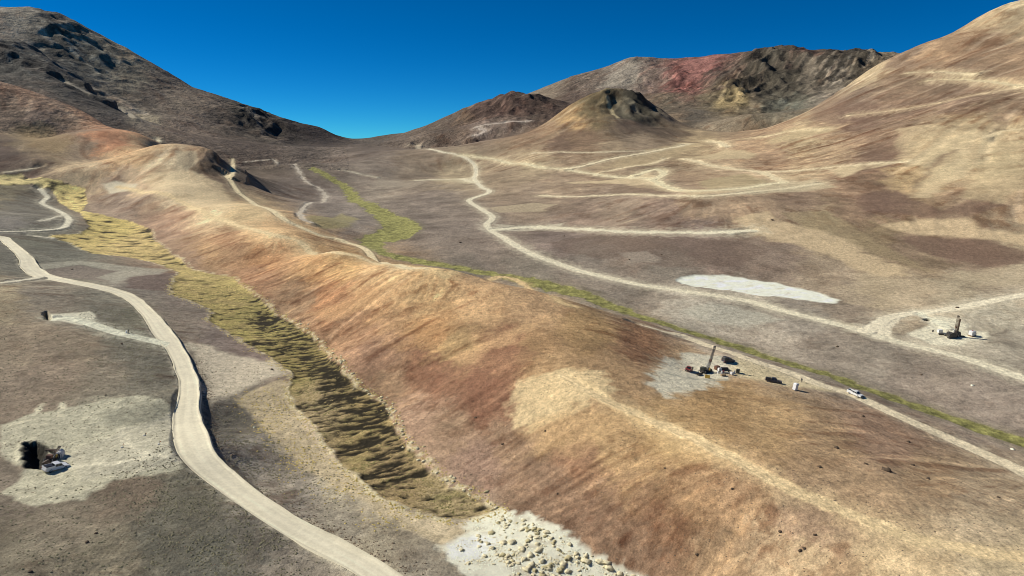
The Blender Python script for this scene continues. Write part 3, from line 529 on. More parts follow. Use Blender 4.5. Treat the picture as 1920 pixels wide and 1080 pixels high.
road('dirt_track', [(-40,533),(0,530),(42,525),(73,522)], 5, '#bfb7a6', 0, True)
road('dirt_track', [(10,324),(30,321),(50,318),(77,311)], 4, '#b5a890', 0, True)
road('ridge_road', [(436,297),(437,313),(424,327),(433,340),(447,361),(473,380),(520,401),(560,424),(600,441),(640,452),(690,471),(743,495),(807,503)], 5.2, '#d2bf98', 0, True)
road('crest_track', [(222,350),(249,355.5),(282,360),(327,371),(355,387),(382,398),(438,419),(500,437),(567,457),(617,473),(680,484),(743,495)], 5.0, '#d3b98a', 0, True)
road('crest_track', [(807,503),(850,510),(920,524),(990,540),(1040,556),(1077,574)], 4.0, '#ceae78', 0, True)
road('creek_road', [(1200,607),(1240,620),(1280,633),(1347,655),(1413,677),(1480,699),(1540,722),(1600,741),(1680,777),(1780,823),(1863,860),(1920,888),(2040,945)], 5.6, '#cbbba0', 0, True)
road('ridge_top_track', [(1060,705),(1110,735),(1180,770),(1280,813),(1400,871),(1493,920),(1613,970),(1700,1005),(1800,1028),(1920,1045),(2050,1062)], 3.6, '#d4b888', 0, True)
road('valley_road', [(800,279),(825,284),(850,288),(878,299),(892,316),(889,334),(903,351),(917,360),(880,375),(903,392),(923,407),(913,423),(940,443),(990,473),(1040,492),(1107,513),(1190,532),(1240,540),(1330,552),(1413,567),(1497,590),(1580,610),(1630,624),(1680,640),(1780,664),(1863,690),(1920,709),(2040,750)], 6.4, '#d4c7b0', 0, True)
road('fork_road', [(1625,622),(1645,608),(1667,595),(1713,587),(1780,580),(1847,567),(1920,553),(2040,535)], 6.5, '#d2c6b0', 0, True)
road('rig_access_track', [(1725,588),(1745,596),(1765,606),(1775,616)], 4.5, '#d6ccb8', 0, True)
road('dirt_track', [(862,291),(887,293),(940,302),(1007,312),(1057,317),(1093,323),(1140,330),(1190,333),(1223,337),(1257,352),(1300,358),(1380,354),(1440,345),(1467,342)], 10, '#d8c4a0', 0, True)
road('dirt_track', [(783,338),(840,336),(889,342)], 10, '#d0c4a8', 0, True)
road('dirt_track', [(1017,367),(1140,366),(1280,367),(1345,366),(1400,361)], 8, '#d0c0a0', 0, True)
road('dirt_track', [(930,430),(987,426),(1040,428),(1140,432),(1207,435),(1280,436),(1347,436),(1407,431)], 11, '#d8c8b0', 0, True)
road('dirt_track', [(770,272),(785,275),(800,279)], 12, '#b4a490', 0, True)
road('dirt_track', [(990,227),(923,233),(893,238),(910,245),(887,257)], 13, '#b8a8a0', 0, True)
road('dirt_track', [(640,318),(670,325),(707,333)], 7, '#b8ac98', 0, True)
road('dirt_track', [(460,304),(500,300),(520,307),(567,333),(597,352),(610,374),(567,393),(563,403),(583,420)], 5, '#b0a498', 0, True)
road('dirt_track', [(1707,135),(1763,135),(1830,137)], 14, '#c8b490', 0, True)
road('dirt_track', [(1747,150),(1813,150),(1880,156),(1920,162),(2000,175)], 15, '#d0bc94', 0, True)
road('dirt_track', [(1597,216),(1653,211),(1713,202),(1780,188),(1847,175),(1900,165)], 15, '#c8b08c', 0, True)
road('dirt_track', [(1323,263),(1413,258),(1480,246),(1547,243)], 13, '#d0bc94', 0, True)
road('dirt_track', [(1280,270),(1330,267),(1352,268),(1362,276)], 12, '#d4c09c', 0, True)
road('dirt_track', [(1280,297),(1330,310),(1407,320),(1440,327),(1467,341)], 10, '#d4c09c', 0, True)
road('dirt_track', [(1440,322),(1513,318),(1613,308),(1690,303)], 10, '#d4c09c', 0, True)
road('dirt_track', [(1060,318),(1120,304),(1180,291),(1235,281),(1285,271)], 9, '#d0c0a0', 0, True)
road('dirt_track', [(1000,287),(1080,286),(1150,284),(1210,283)], 8, '#c0b094', 0, True)
road('dirt_track', [(1130,323),(1180,312),(1225,306),(1250,296)], 8, '#ccb894', 0, True)
road('dirt_track', [(1225,337),(1245,326),(1230,316),(1190,330)], 10, '#d4c4a0', 0, True)
road('dirt_track', [(1400,361),(1450,356),(1500,350),(1540,342)], 10, '#c8b898', 0, True)
road('dirt_track', [(1845,262),(1875,245),(1915,240)], 8, '#c0ac88', 0, True)
road('dirt_track', [(250,222),(225,202),(190,185),(150,165),(120,150)], 14, '#9c9080', 0, True)
road('dirt_track', [(293,259),(300,268)], 9, '#d4c8ac', 0, True)

STRIPS = []; TRACKS = []
for name, pts, w0, hexs, berm, soft in ROADS:
    Wp = np.array([list(at(p[0], p[1])) + [p[2] if len(p) > 2 else w0] for p in pts])
    r_ = np.hypot(Wp[:, 0], Wp[:, 1]).mean(); Pl = smooth_line(Wp, 1.8 + r_ * 0.004)
    zz = lookup(H, np.arctan2(Pl[:, 0], Pl[:, 1]), np.log(np.hypot(Pl[:, 0], Pl[:, 1])))
    ksz = np.exp(-np.linspace(-2, 2, 11) ** 2); ksz /= ksz.sum()
    for _ in range(2): zz = np.convolve(np.pad(zz, 5, mode='edge'), ksz, 'valid')
    Pl = np.column_stack([Pl, zz]); d, zr = line_dist(Pl, 12 + r_ * .01)
    ii_ = np.nonzero((d < 1e5).any(1))[0]; jj_ = np.nonzero((d < 1e5).any(0))[0]; bl = (slice(ii_[0], ii_[-1] + 1), slice(jj_[0], jj_[-1] + 1))
    full = d; d = d[bl]; zr = zr[bl]; x_ = X[bl]; y_ = Y[bl]; h = H[bl]; col = COLR[bl]; near = d < 1e5; dd = np.maximum(d, 0)
    if soft:                                  # worn track: levelled ground with two wheel ruts
        df = d + fbm(x_ / (3 + r_ * .012), y_ / (3 + r_ * .012), 4, 93) * (0.5 + r_ * .004)
        h = h if name in ('wheel_track', 'crest_track') else np.where(near & (d < 6 + r_ * .01), np.clip(h, zr - 0.04 - dd * .6, zr + dd * .7), h)
        fe = 0.09 if name.endswith('road') else 0.13 if r_ > 320 or name == 'ridge_top_track' else 0.24
        tm = (1 - sst(-fe * w0, fe * w0, df if fe > .1 else d + fbm(x_ / 2, y_ / 2, 2, 94) * .6)) * (0.95 if fe < .2 else 0.9)
        rut = np.exp(-((d + w0 * .28) / (w0 * .1)) ** 2) * (r_ < 190)
        vg = (1 - sst(0, 1.3 * w0, d + fbm(x_ / 5, y_ / 5, 3, 96) * .9 * w0)) * (0.5 if fe > .2 else .3); col = col * (1 - vg[..., None]) + vg[..., None] * alb(hexs)
        h = h - 0.06 * rut; tm = tm * (1 - 0.12 * rut)
        H[bl] = h; COLR[bl] = col * (1 - tm[..., None]) + tm[..., None] * alb(hexs) * (1 + .16 * fbm(x_ / 2, y_ / 2, 2, 95))[..., None]
        TRACKS.append((name, full < 0)); continue
    sink = 0.22 + 0.0012 * RR[bl]
    cut = np.clip(h, zr - dd * 0.74, zr + dd * 1.1)
    H[bl] = np.where(near, np.where(d < 0.25, zr - sink, np.where(d < 12 + r_ * .01, cut, h)), h)
    dust = (1 - sst(-0.5, 1.2 + r_ * .004, d + fbm(x_ / 3, y_ / 3, 3, 91) * (1.0 + r_ * .002))) * 0.55
    COLR[bl] = col * (1 - dust[..., None]) + dust[..., None] * alb(hexs) * 0.93
    STRIPS.append((name, Pl, hexs, berm, soft))

# ------------------------------------------------------------------ excavations
def dig(pp, depth, wall=0.5):
    W_ = world_pts(pp); sl, sd = poly_sd(W_, 0.7, 2.5, 5); H[sl] -= depth * sst(-wall * .4, wall, sd); return sl, sd
sl, sd = dig([(49,834),(66,832),(84,842),(82,866),(80,882),(54,880),(51,860)], 2.6, 1.3); paint(sl, 0.97 * sst(-1.3, -.4, sd), '#211e1a')
H[sl] += 0.5 * np.exp(-((sd + 1.1) / .7) ** 2)
sl, sd = dig([(78,586),(88,583),(97,597),(94,600),(88,600)], 2.8, .8)
sl, sd = dig([(1729,598),(1738,596),(1748,599),(1738,602)], 1.2, .6); paint(sl, 0.95 * sst(-.3, .3, sd), '#3d3226')
H = np.where(SALT_SD > -1, H * (1 - sst(-1, 2, SALT_SD)) + (BASE - 0.4) * sst(-1, 2, SALT_SD), H)

# ------------------------------------------------------------------ materials
def new_mat(name):
    m = bpy.data.materials.new(name); m.use_nodes = True; nt = m.node_tree; return m, nt, nt.nodes['Principled BSDF']
def soil_mat(name, grain=(0.35, 1.6), var=0.30, bump=0.5, bscale=0.25, bdist=0.6, hexs=None, rough=0.95):
    """earth: colour from the soil map (or one tone), grain and stones from noise in metres"""
    m, nt, b = new_mat(name); N = nt.nodes.new; Lk = nt.links.new
    geo = N('ShaderNodeNewGeometry')
    if hexs is None: col = N('ShaderNodeAttribute'); col.attribute_name = 'soil'; cout = col.outputs['Color']
    else: col = N('ShaderNodeRGB'); col.outputs[0].default_value = (*alb(hexs), 1); cout = col.outputs[0]
    prev = cout
    for k, sc_ in enumerate(grain):
        n = N('ShaderNodeTexNoise'); n.inputs['Scale'].default_value = sc_; n.inputs['Detail'].default_value = 5; n.inputs['Roughness'].default_value = 0.75
        Lk(geo.outputs['Position'], n.inputs['Vector'])
        mp = N('ShaderNodeMapRange'); mp.inputs['From Min'].default_value = 0.3; mp.inputs['From Max'].default_value = 0.7
        mp.inputs['To Min'].default_value = 1 - var; mp.inputs['To Max'].default_value = 1 + var * 0.9
        Lk(n.outputs['Fac'], mp.inputs['Value'])
        mx = N('ShaderNodeMix'); mx.data_type = 'RGBA'; mx.blend_type = 'MULTIPLY'; mx.inputs[0].default_value = 1.0
        Lk(prev, mx.inputs[6]); Lk(mp.outputs[0], mx.inputs[7]); prev = mx.outputs[2]
    Lk(prev, b.inputs['Base Color']); b.inputs['Roughness'].default_value = rough; b.inputs['Specular IOR Level'].default_value = 0.15
    nb = N('ShaderNodeTexNoise'); nb.inputs['Scale'].default_value = bscale; nb.inputs['Detail'].default_value = 9; nb.inputs['Roughness'].default_value = 0.62
    Lk(geo.outputs['Position'], nb.inputs['Vector'])
    bp = N('ShaderNodeBump'); bp.inputs['Strength'].default_value = bump; bp.inputs['Distance'].default_value = bdist
    Lk(nb.outputs['Fac'], bp.inputs['Height']); Lk(bp.outputs[0], b.inputs['Normal'])
    return m
def paint_mat(name, rgb, rough=0.45, metal=0.0, dirt=0.25, spec=0.5):
    m, nt, b = new_mat(name); N = nt.nodes.new; Lk = nt.links.new
    n = N('ShaderNodeTexNoise'); n.inputs['Scale'].default_value = 3.0; n.inputs['Detail'].default_value = 5
    tc = N('ShaderNodeTexCoord'); Lk(tc.outputs['Object'], n.inputs['Vector'])
    mp = N('ShaderNodeMapRange'); mp.inputs['From Min'].default_value = 0.45; mp.inputs['From Max'].default_value = 0.75; mp.inputs['To Max'].default_value = dirt
    Lk(n.outputs['Fac'], mp.inputs['Value'])
    mx = N('ShaderNodeMix'); mx.data_type = 'RGBA'; mx.inputs[6].default_value = (*rgb, 1); mx.inputs[7].default_value = (0.33, 0.27, 0.19, 1)
    Lk(mp.outputs[0], mx.inputs[0]); Lk(mx.outputs[2], b.inputs['Base Color'])
    b.inputs['Roughness'].default_value = rough; b.inputs['Metallic'].default_value = metal; b.inputs['Specular IOR Level'].default_value = spec
    return m
M = {}
M['soil'] = soil_mat('soil', (0.45, 2.2), 0.34, 0.9, 0.4, 0.7); M['rock'] = soil_mat('mountain_soil', (0.03, 0.12, 0.4), 0.30, 0.9, 0.06, 9.0)
M['roadbed'] = soil_mat('road_gravel', (0.25, 1.3), 0.10, 0.4, 0.5, 0.15)
M['hill'] = soil_mat('hill_soil', (0.1, 0.5, 1.6), 0.22, 0.5, 0.25, 1.4)
M['ridge'] = soil_mat('ridge_soil', (0.6, 2.8), 0.36, 0.95, 0.5, 0.6)
M['turf'] = soil_mat('bog_turf', (0.6, 2.5), 0.45, 0.8, 0.8, 0.5); M['salt'] = soil_mat('salt_crust', (0.3, 1.5), 0.10, 0.3, 0.6, 0.2)

# ------------------------------------------------------------------ the land, cut into its pieces
co = np.stack([X, Y, H + CAM_Z], -1).astype(np.float32)
ta = np.zeros_like(co); tb = np.zeros_like(co)
ta[:, 1:-1] = co[:, 2:] - co[:, :-2]; ta[:, 0] = co[:, 1] - co[:, 0]; ta[:, -1] = co[:, -1] - co[:, -2]
tb[1:-1] = co[2:] - co[:-2]; tb[0] = co[1] - co[0]; tb[-1] = co[-1] - co[-2]
NRM = np.cross(ta, tb); NRM /= np.linalg.norm(NRM, axis=-1, keepdims=True) + 1e-9
REG = np.zeros((NR, NA), np.int8)                                   # 0 valley floor
a650 = sight(650, 262)[0]; a1000 = sight(1000, 300)[0]; a1290 = sight(1290, 250)[0]
REG[(RR > 1120) & (A2 < a650)] = 1; REG[(RR > 1780) & (A2 >= a650)] = 2
REG[(RR > 430) & (RR <= 1780) & (A2 > a1000) & (BASE > -67)] = 3
sl, sd = poly_sd(world_pts([(880,268),(1000,243),(1060,208),(1110,182),(1150,172),(1200,185),(1235,212),(1285,246),(1270,262),(1200,272),(1100,285),(1000,285)])); REG[sl][sd > 0] = 4
z = REG[sl]; z[(sd > -20) & (RR[sl] > 1180) & (RR[sl] < 1780)] = np.where(sd > 0, 4, z)[(sd > -20) & (RR[sl] > 1180) & (RR[sl] < 1780)]; REG[sl] = z
RIDGE = [(100,318),(200,256),(300,270),(380,276),(432,296),(447,360),(520,400),(640,449),(743,493),(810,502),(950,538),(1080,573),(1157,588),(1280,628),(1400,668),(1480,694),(1600,736),(1780,818),(1920,880),
 (2200,1000),(2200,1500),(1400,1400),(1230,1090),(1130,1042),(1050,988),(940,955),(850,908),(800,868),(770,838),(745,798),(720,753),(650,698),(590,630),(500,568),(440,518),(360,503),(330,478),(290,448),(250,413),(170,380),(165,350),(130,342)]
sl, sd = poly_sd(world_pts(RIDGE)); z = REG[sl]; z[(sd > 0) & (RR[sl] < 1120)] = 5; REG[sl] = z
REG[WET_SD > 0] = 6; REG[CREEK_D < -0.2] = 7; REG[SALT_SD > 0] = 8; REG[FLAT_SD > 0] = 9
names = ['valley_floor', 'mountain_left', 'mountain_range', 'hillside_right', 'hill', 'ridge', 'wetland', 'creek_meadow', 'salt_pan', 'salt_flat']
mats = ['soil', 'rock', 'rock', 'hill', 'hill', 'ridge', 'turf', 'turf', 'salt', 'salt']
for nm, msk in TRACKS:
    if nm not in names or nm in ('dirt_track', 'wheel_track'): names.append(nm); mats.append('soil')
    REG[msk & (REG != 6)] = len(names) - 1 if nm in ('dirt_track', 'wheel_track') else names.index(nm)
FR = REG[:-1, :-1]
idx = np.arange(NR * NA).reshape(NR, NA)
quads = np.stack([idx[:-1, :-1], idx[:-1, 1:], idx[1:, 1:], idx[1:, :-1]], -1)
COLR = np.clip(COLR, 0.008, 0.85)
cof = co.reshape(-1, 3); nrf = NRM.reshape(-1, 3).astype(np.float32); cof_c = np.concatenate([COLR.reshape(-1, 3), np.ones((NR * NA, 1), np.float32)], 1).astype(np.float32)
def sheet(name, q, mat):
    vid, inv = np.unique(q, return_inverse=True); n = len(vid); q = inv.reshape(-1, 4).astype(np.int32)
    me = bpy.data.meshes.new(name); me.vertices.add(n); me.vertices.foreach_set('co', cof[vid].ravel())
    me.loops.add(len(q) * 4); me.loops.foreach_set('vertex_index', q.ravel()); me.polygons.add(len(q))
    me.polygons.foreach_set('loop_start', np.arange(0, len(q) * 4, 4, dtype=np.int32)); me.polygons.foreach_set('use_smooth', np.ones(len(q), bool))
    at_ = me.attributes.new('soil', 'FLOAT_COLOR', 'POINT'); at_.data.foreach_set('color', cof_c[vid].ravel())
    me.update(); me.materials.append(M[mat])
    cn = me.attributes.new('custom_normal', 'FLOAT_VECTOR', 'POINT'); cn.data.foreach_set('vector', nrf[vid].ravel())
    o = bpy.data.objects.new(name, me); COL.link(o); o['kind'] = 'structure'; return o
for k, nm in enumerate(names):
    q = quads[FR == k]
    if len(q): sheet(nm, q, mats[k])

# ------------------------------------------------------------------ road strips
for k, (name, Pl, hexs, berm, soft) in enumerate(STRIPS):
    n = len(Pl); T = np.gradient(Pl[:, :2], axis=0); T /= np.hypot(T[:, 0], T[:, 1])[:, None] + 1e-9; Nn = np.column_stack([-T[:, 1], T[:, 0]])
    r = np.hypot(Pl[:, 0], Pl[:, 1]); hw = Pl[:, 2] / 2; s_ = np.arange(n) * 0.7
    e1 = hw * (1 + 0.16 * fbm(s_ / 2.5, s_ * 0 + k, 3, 5)); e2 = hw * (1 + 0.16 * fbm(s_ / 2.5, s_ * 0 + k + 30, 3, 6))
    lift = 0.05 + 0.0006 * r; b1 = berm * (0.75 + 0.5 * fbm(s_ / 3, s_ * 0 + 3, 2, 11)); b2 = berm * (0.75 + 0.5 * fbm(s_ / 3, s_ * 0 + 9, 2, 12))
    if berm > 0: prof = [(e1 + 1.0, -0.45 - lift), (e1 + 0.45, b1), (e1 + 0.05, 0 * b1)]
    else: prof = [(e1 + 0.5, -0.25 - 2 * lift)]
    lat = np.linspace(.86, -.86, 15); lanes = 0.0 * lat
    prof += [((e1 if q_ > 0 else e2) * q_, -g_ + 0 * r) for q_, g_ in zip(lat, lanes)]
    prof += [(-e2 - 0.05, 0 * b2), (-e2 - 0.45, b2), (-e2 - 1.0, -0.45 - lift)] if berm > 0 else [(-e2 - 0.5, -0.25 - 2 * lift)]
    rows = np.stack([np.column_stack([Pl[:, 0] + Nn[:, 0] * o_, Pl[:, 1] + Nn[:, 1] * o_, Pl[:, 3] + CAM_Z + lift + dz]) for o_, dz in prof], 1)
    m_ = rows.shape[1]; ii = np.arange(n * m_).reshape(n, m_); q = np.stack([ii[:-1, :-1], ii[:-1, 1:], ii[1:, 1:], ii[1:, :-1]], -1).reshape(-1, 4)[:, ::-1]
    me = bpy.data.meshes.new(name); me.from_pydata(rows.reshape(-1, 3).tolist(), [], q.tolist()); me.polygons.foreach_set('use_smooth', np.ones(len(q), bool)); me.materials.append(M['roadbed'])
    lt_ = np.array([p_[0] for p_ in prof]).T / hw[:, None]; sx_ = np.repeat(s_[:, None], m_, 1)
    tone = 1 - .06 * np.exp(-((np.abs(lt_ + .12 * fbm(sx_ / 18, sx_ * 0, 2, 35)) - .42) / .14) ** 2) + .10 * fbm(sx_ / 40, lt_ * 3.0, 4, 31) + .08 * fbm(sx_ / 3, lt_ * 2.5, 3, 32) - .22 * sst(.75, 1.1, np.abs(lt_)) * sst(-.3, .4, fbm(sx_ / 2, lt_ * 2, 3, 33))
    rc = np.concatenate([np.clip(alb(hexs)[None, None] * tone[..., None], .02, .8), np.ones((n, m_, 1))], -1).astype(np.float32)
    at_ = me.attributes.new('soil', 'FLOAT_COLOR', 'POINT'); at_.data.foreach_set('color', rc.ravel())
    o = bpy.data.objects.new(name, me); COL.link(o); o['kind'] = 'structure'

# ------------------------------------------------------------------ building helpers for things
def thing(name, label, cat, group=None):
    o = bpy.data.objects.new(name, None); COL.link(o); o['label'] = label; o['category'] = cat; o.empty_display_size = 0.3
    if group: o['group'] = group
    return o
def tag(o, label, cat, group=None):
    o['label'] = label; o['category'] = cat
    if group: o['group'] = group
    return o
def obj(name, bm, mat, parent=None, smooth=False):
    me = bpy.data.meshes.new(name); bm.to_mesh(me); bm.free(); me.materials.append(mat)
    if smooth: me.polygons.foreach_set('use_smooth', np.ones(len(me.polygons), bool))
    o = bpy.data.objects.new(name, me); COL.link(o); o.parent = parent; return o
def B(): return bmesh.new()
def box(bm, c, s, rot=None, bev=0.0, taper=1.0):
    """box centred at c with sides s; taper shrinks the top"""
    r = bmesh.ops.create_cube(bm, size=1.0); vs_ = r['verts']
    for v in vs_:
        k = taper if v.co.z > 0 else 1.0; v.co = Vector((v.co.x * s[0] * k, v.co.y * s[1] * k, v.co.z * s[2]))
    if bev:
        ed = list({e for v in vs_ for e in v.link_edges}); rb = bmesh.ops.bevel(bm, geom=ed, offset=bev, segments=2, affect='EDGES'); vs_ = list({v for f in rb['faces'] for v in f.verts} | {v for v in vs_ if v.is_valid})
    m = Matrix.Translation(c) @ (rot.to_4x4() if rot is not None else Matrix.Identity(4))
    bmesh.ops.transform(bm, matrix=m, verts=vs_); return bm
def tube(bm, a, b, r, seg=8, r2=None):
    a = Vector(a); b = Vector(b); d = b - a
    q = d.to_track_quat('Z', 'Y').to_matrix().to_4x4()
    bmesh.ops.create_cone(bm, cap_ends=True, segments=seg, radius1=r, radius2=r if r2 is None else r2, depth=d.length, matrix=Matrix.Translation((a + b) / 2) @ q); return bm
def prism(bm, prof, y0, y1, inset=0.0, zin=0.0):
    """side profile (x, z) drawn across the width; inset narrows points above zin"""
    n = len(prof); L_ = [bm.verts.new((x, y0 + (inset if z > zin else 0), z)) for x, z in prof]; R_ = [bm.verts.new((x, y1 - (inset if z > zin else 0), z)) for x, z in prof]
    bm.faces.new(L_[::-1]); bm.faces.new(R_)
    for i in range(n): bm.faces.new((L_[i], L_[(i + 1) % n], R_[(i + 1) % n], R_[i]))
    bmesh.ops.recalc_face_normals(bm, faces=bm.faces); return bm
def quad(bm, *p):
    bm.faces.new([bm.verts.new(v) for v in p]); return bm
def wheel(parent, x, y, r=0.37, w=0.25):
    s_ = 1 if y > 0 else -1
    t = B()
    prof = [(r * .62, -w / 2), (r * .93, -w / 2), (r, -w * .3), (r, w * .3), (r * .93, w / 2), (r * .62, w / 2)]; n = 18
    rings = [[t.verts.new((math.cos(2 * math.pi * k / n) * rr, yy, math.sin(2 * math.pi * k / n) * rr)) for k in range(n)] for rr, yy in prof]
    for i in range(len(prof)):
        A_, B_ = rings[i], rings[(i + 1) % len(prof)]
        for k in range(n): t.faces.new((A_[k], A_[(k + 1) % n], B_[(k + 1) % n], B_[k]))
    bmesh.ops.recalc_face_normals(t, faces=t.faces)
    wo = bpy.data.objects.new('wheel', None); COL.link(wo); wo.parent = parent; wo.location = (x, y, r); wo.empty_display_size = .1
    obj('tyre', t, M['rubber'], wo, True)
    h = B(); tube(h, (0, -w * .36, 0), (0, w * .36, 0), r * .63, 14); obj('rim', h, M['steel'], wo); return wo
def place(o, px, py, heading=None, dx=0, dy=0, sink=0.03, level=False, toward=None):
    """stand a thing on the ground at a surveyed place; heading in degrees from +X"""
    x, y = at(px, py); x += dx; y += dy; put(o, x, y, heading, sink, level)
    return x, y
def put(o, x, y, heading=0.0, sink=0.03, level=False):
    e = 1.2; zx = (ground(x + e, y) - ground(x - e, y)) / (2 * e); zy = (ground(x, y + e) - ground(x, y - e)) / (2 * e)
    n = Vector((-zx, -zy, 1)).normalized() if not level else Vector((0, 0, 1))
    f = Vector((math.cos(math.radians(heading or 0)), math.sin(math.radians(heading or 0)), 0)); l = n.cross(f).normalized(); f = l.cross(n)
    m = Matrix((f, l, n)).transposed().to_4x4(); m.translation = (x, y, ground(x, y) - sink); o.matrix_world = m
def head(a, b):
    p, q = at(*a), at(*b); return math.degrees(math.atan2(q[1] - p[1], q[0] - p[0]))

for k, a in dict(white=((.78,.78,.75),.35,0,.2), red=((.30,.03,.025),.4,0,.25), black=((.018,.018,.02),.4,0,.2), navy=((.025,.027,.04),.35,0,.2), darkgreen=((.045,.05,.035),.6,0,.35), rust=((.16,.07,.04),.7,0,.3),
                 yellow=((.55,.36,.06),.5,0,.3), steel=((.35,.35,.34),.45,.6,.3), rubber=((.02,.02,.02),.9,0,.4), dark=((.04,.038,.035),.7,0,.4), canvas=((.74,.72,.66),.9,0,.2), wood=((.30,.20,.11),.85,0,.2), tarp=((.02,.02,.022),.5,0,.35),
                 orange=((.55,.16,.03),.5,0,.2), mud=((.10,.08,.06),.3,0,.2), skin=((.35,.2,.14),.6,0,0), cloth=((.03,.032,.04),.9,0,.1), vest=((.5,.12,.02),.8,0,.1), brown=((.12,.075,.045),.7,0,.4), pipe=((.28,.25,.22),.5,.5,.4), lamp=((.7,.7,.68),.2,0,0), tail=((.35,.02,.02),.3,0,0)).items():
    M[k] = paint_mat(k, *a)
m_, nt_, b_ = new_mat('glass_dark'); b_.inputs['Base Color'].default_value = (.02, .025, .03, 1); b_.inputs['Roughness'].default_value = .08; M['glass'] = m_

# ------------------------------------------------------------------ vehicles
def pickup(name, label, body, bedload=None, cat='pickup truck', bed=None):
    t = thing(name, label, cat); bed = bed or body
    b = B(); prism(b, [(-2.6,.42),(-2.6,.72),(-2.55,.98),(.35,.98),(1.15,.98),(2.35,.90),(2.58,.72),(2.60,.42),(2.1,.38),(-2.1,.38)], -.90, .90, .03, .9); obj('body', b, body, t)
    b = B(); prism(b, [(-.75,.98),(-.62,1.66),(-.45,1.72),(.55,1.72),(.70,1.68),(1.30,.98)], -.86, .86, .13, 1.2); cab = obj('cabin', b, body, t)
    b = B(); quad(b, (1.27,-.70,1.04),(1.27,.70,1.04),(.75,.62,1.64),(.75,-.62,1.64)); obj('windscreen', b, M['glass'], t)
    b = B(); quad(b, (-.765,.68,1.08),(-.765,-.68,1.08),(-.66,-.60,1.60),(-.66,.60,1.60)); obj('rear_window', b, M['glass'], t)
    for s_ in (-1, 1):
        for x0, x1, xt0, xt1 in ((-.66,.10,-.56,.08), (.18,1.08,.16,.68)):
            b = B(); quad(b, (x0, s_ * .845, 1.06), (x1, s_ * .845, 1.06), (xt1, s_ * .752, 1.60), (xt0, s_ * .752, 1.60)); obj('side_window', b, M['glass'], t)
        b = B(); box(b, (1.02, s_ * 1.0, 1.12), (.12, .2, .16), bev=.02); obj('mirror', b, M['black'], t)
        b = B(); box(b, (2.50, s_ * .68, .78), (.14, .34, .16), bev=.02); obj('headlight', b, M['lamp'], t)
        b = B(); box(b, (-2.60, s_ * .78, .84), (.06, .16, .24), bev=.01); obj('tail_light', b, M['tail'], t)
        b = B(); box(b, (-1.70, s_ * .86, 1.17), (1.84, .09, .40), bev=.02); obj('bed_side', b, bed, t)
    b = B(); box(b, (-2.57, 0, 1.13), (.09, 1.66, .48), bev=.02); obj('tailgate', b, bed, t)
    b = B(); box(b, (-1.70, 0, .995), (1.78, 1.62, .05)); obj('bed_floor', b, M['black'], t)
    b = B(); box(b, (2.60, 0, .52), (.14, 1.72, .22), bev=.03); obj('front_bumper', b, M['black'], t)
    b = B(); box(b, (2.585, 0, .78), (.06, .9, .16)); obj('grille', b, M['black'], t)
    b = B(); box(b, (-2.66, 0, .50), (.12, 1.6, .16), bev=.02); obj('rear_bumper', b, M['steel'], t)
    for x in (-1.55, 1.62):
        for y in (-.80, .80): wheel(t, x, y)
    if bedload:
        b = B(); box(b, (-1.7, 0, 1.25), (1.5, 1.3, .45), bev=.06); obj('bed_load', b, bedload, t)
    return t
p = pickup('pickup_truck', 'white pickup truck standing on the creek side road', M['white']); place(p, 1603, 741, head((1560,727), (1660,768)))
p = pickup('pickup_truck', 'dark pickup truck parked on the ridge beside the white portable toilet', M['navy'], M['tarp']); place(p, 1450, 717, head((1410,700), (1480,716)))
p = pickup('utility_truck', 'red truck with black bed parked on grey pad beside drill rig', M['red'], M['black'], 'truck', M['black']); place(p, 1291, 696, head((1310,690), (1285,697)) + 8)
p = pickup('utility_truck', 'black covered utility truck behind the leaning drill mast', M['navy'], M['tarp'], 'truck'); place(p, 1365, 679, head((1350,678), (1385,676)))
b = B(); prism(b, [(-2.5,1.0),(-2.5,2.0),(-2.3,2.2),(-.9,2.2),(-.8,1.0)], -.85, .85, .15, 1.9); obj('canopy', b, M['tarp'], p)
p = pickup('pickup_truck', 'white pickup truck parked below the black sump on the pad', M['white'], M['black']); place(p, 104, 880, 62)

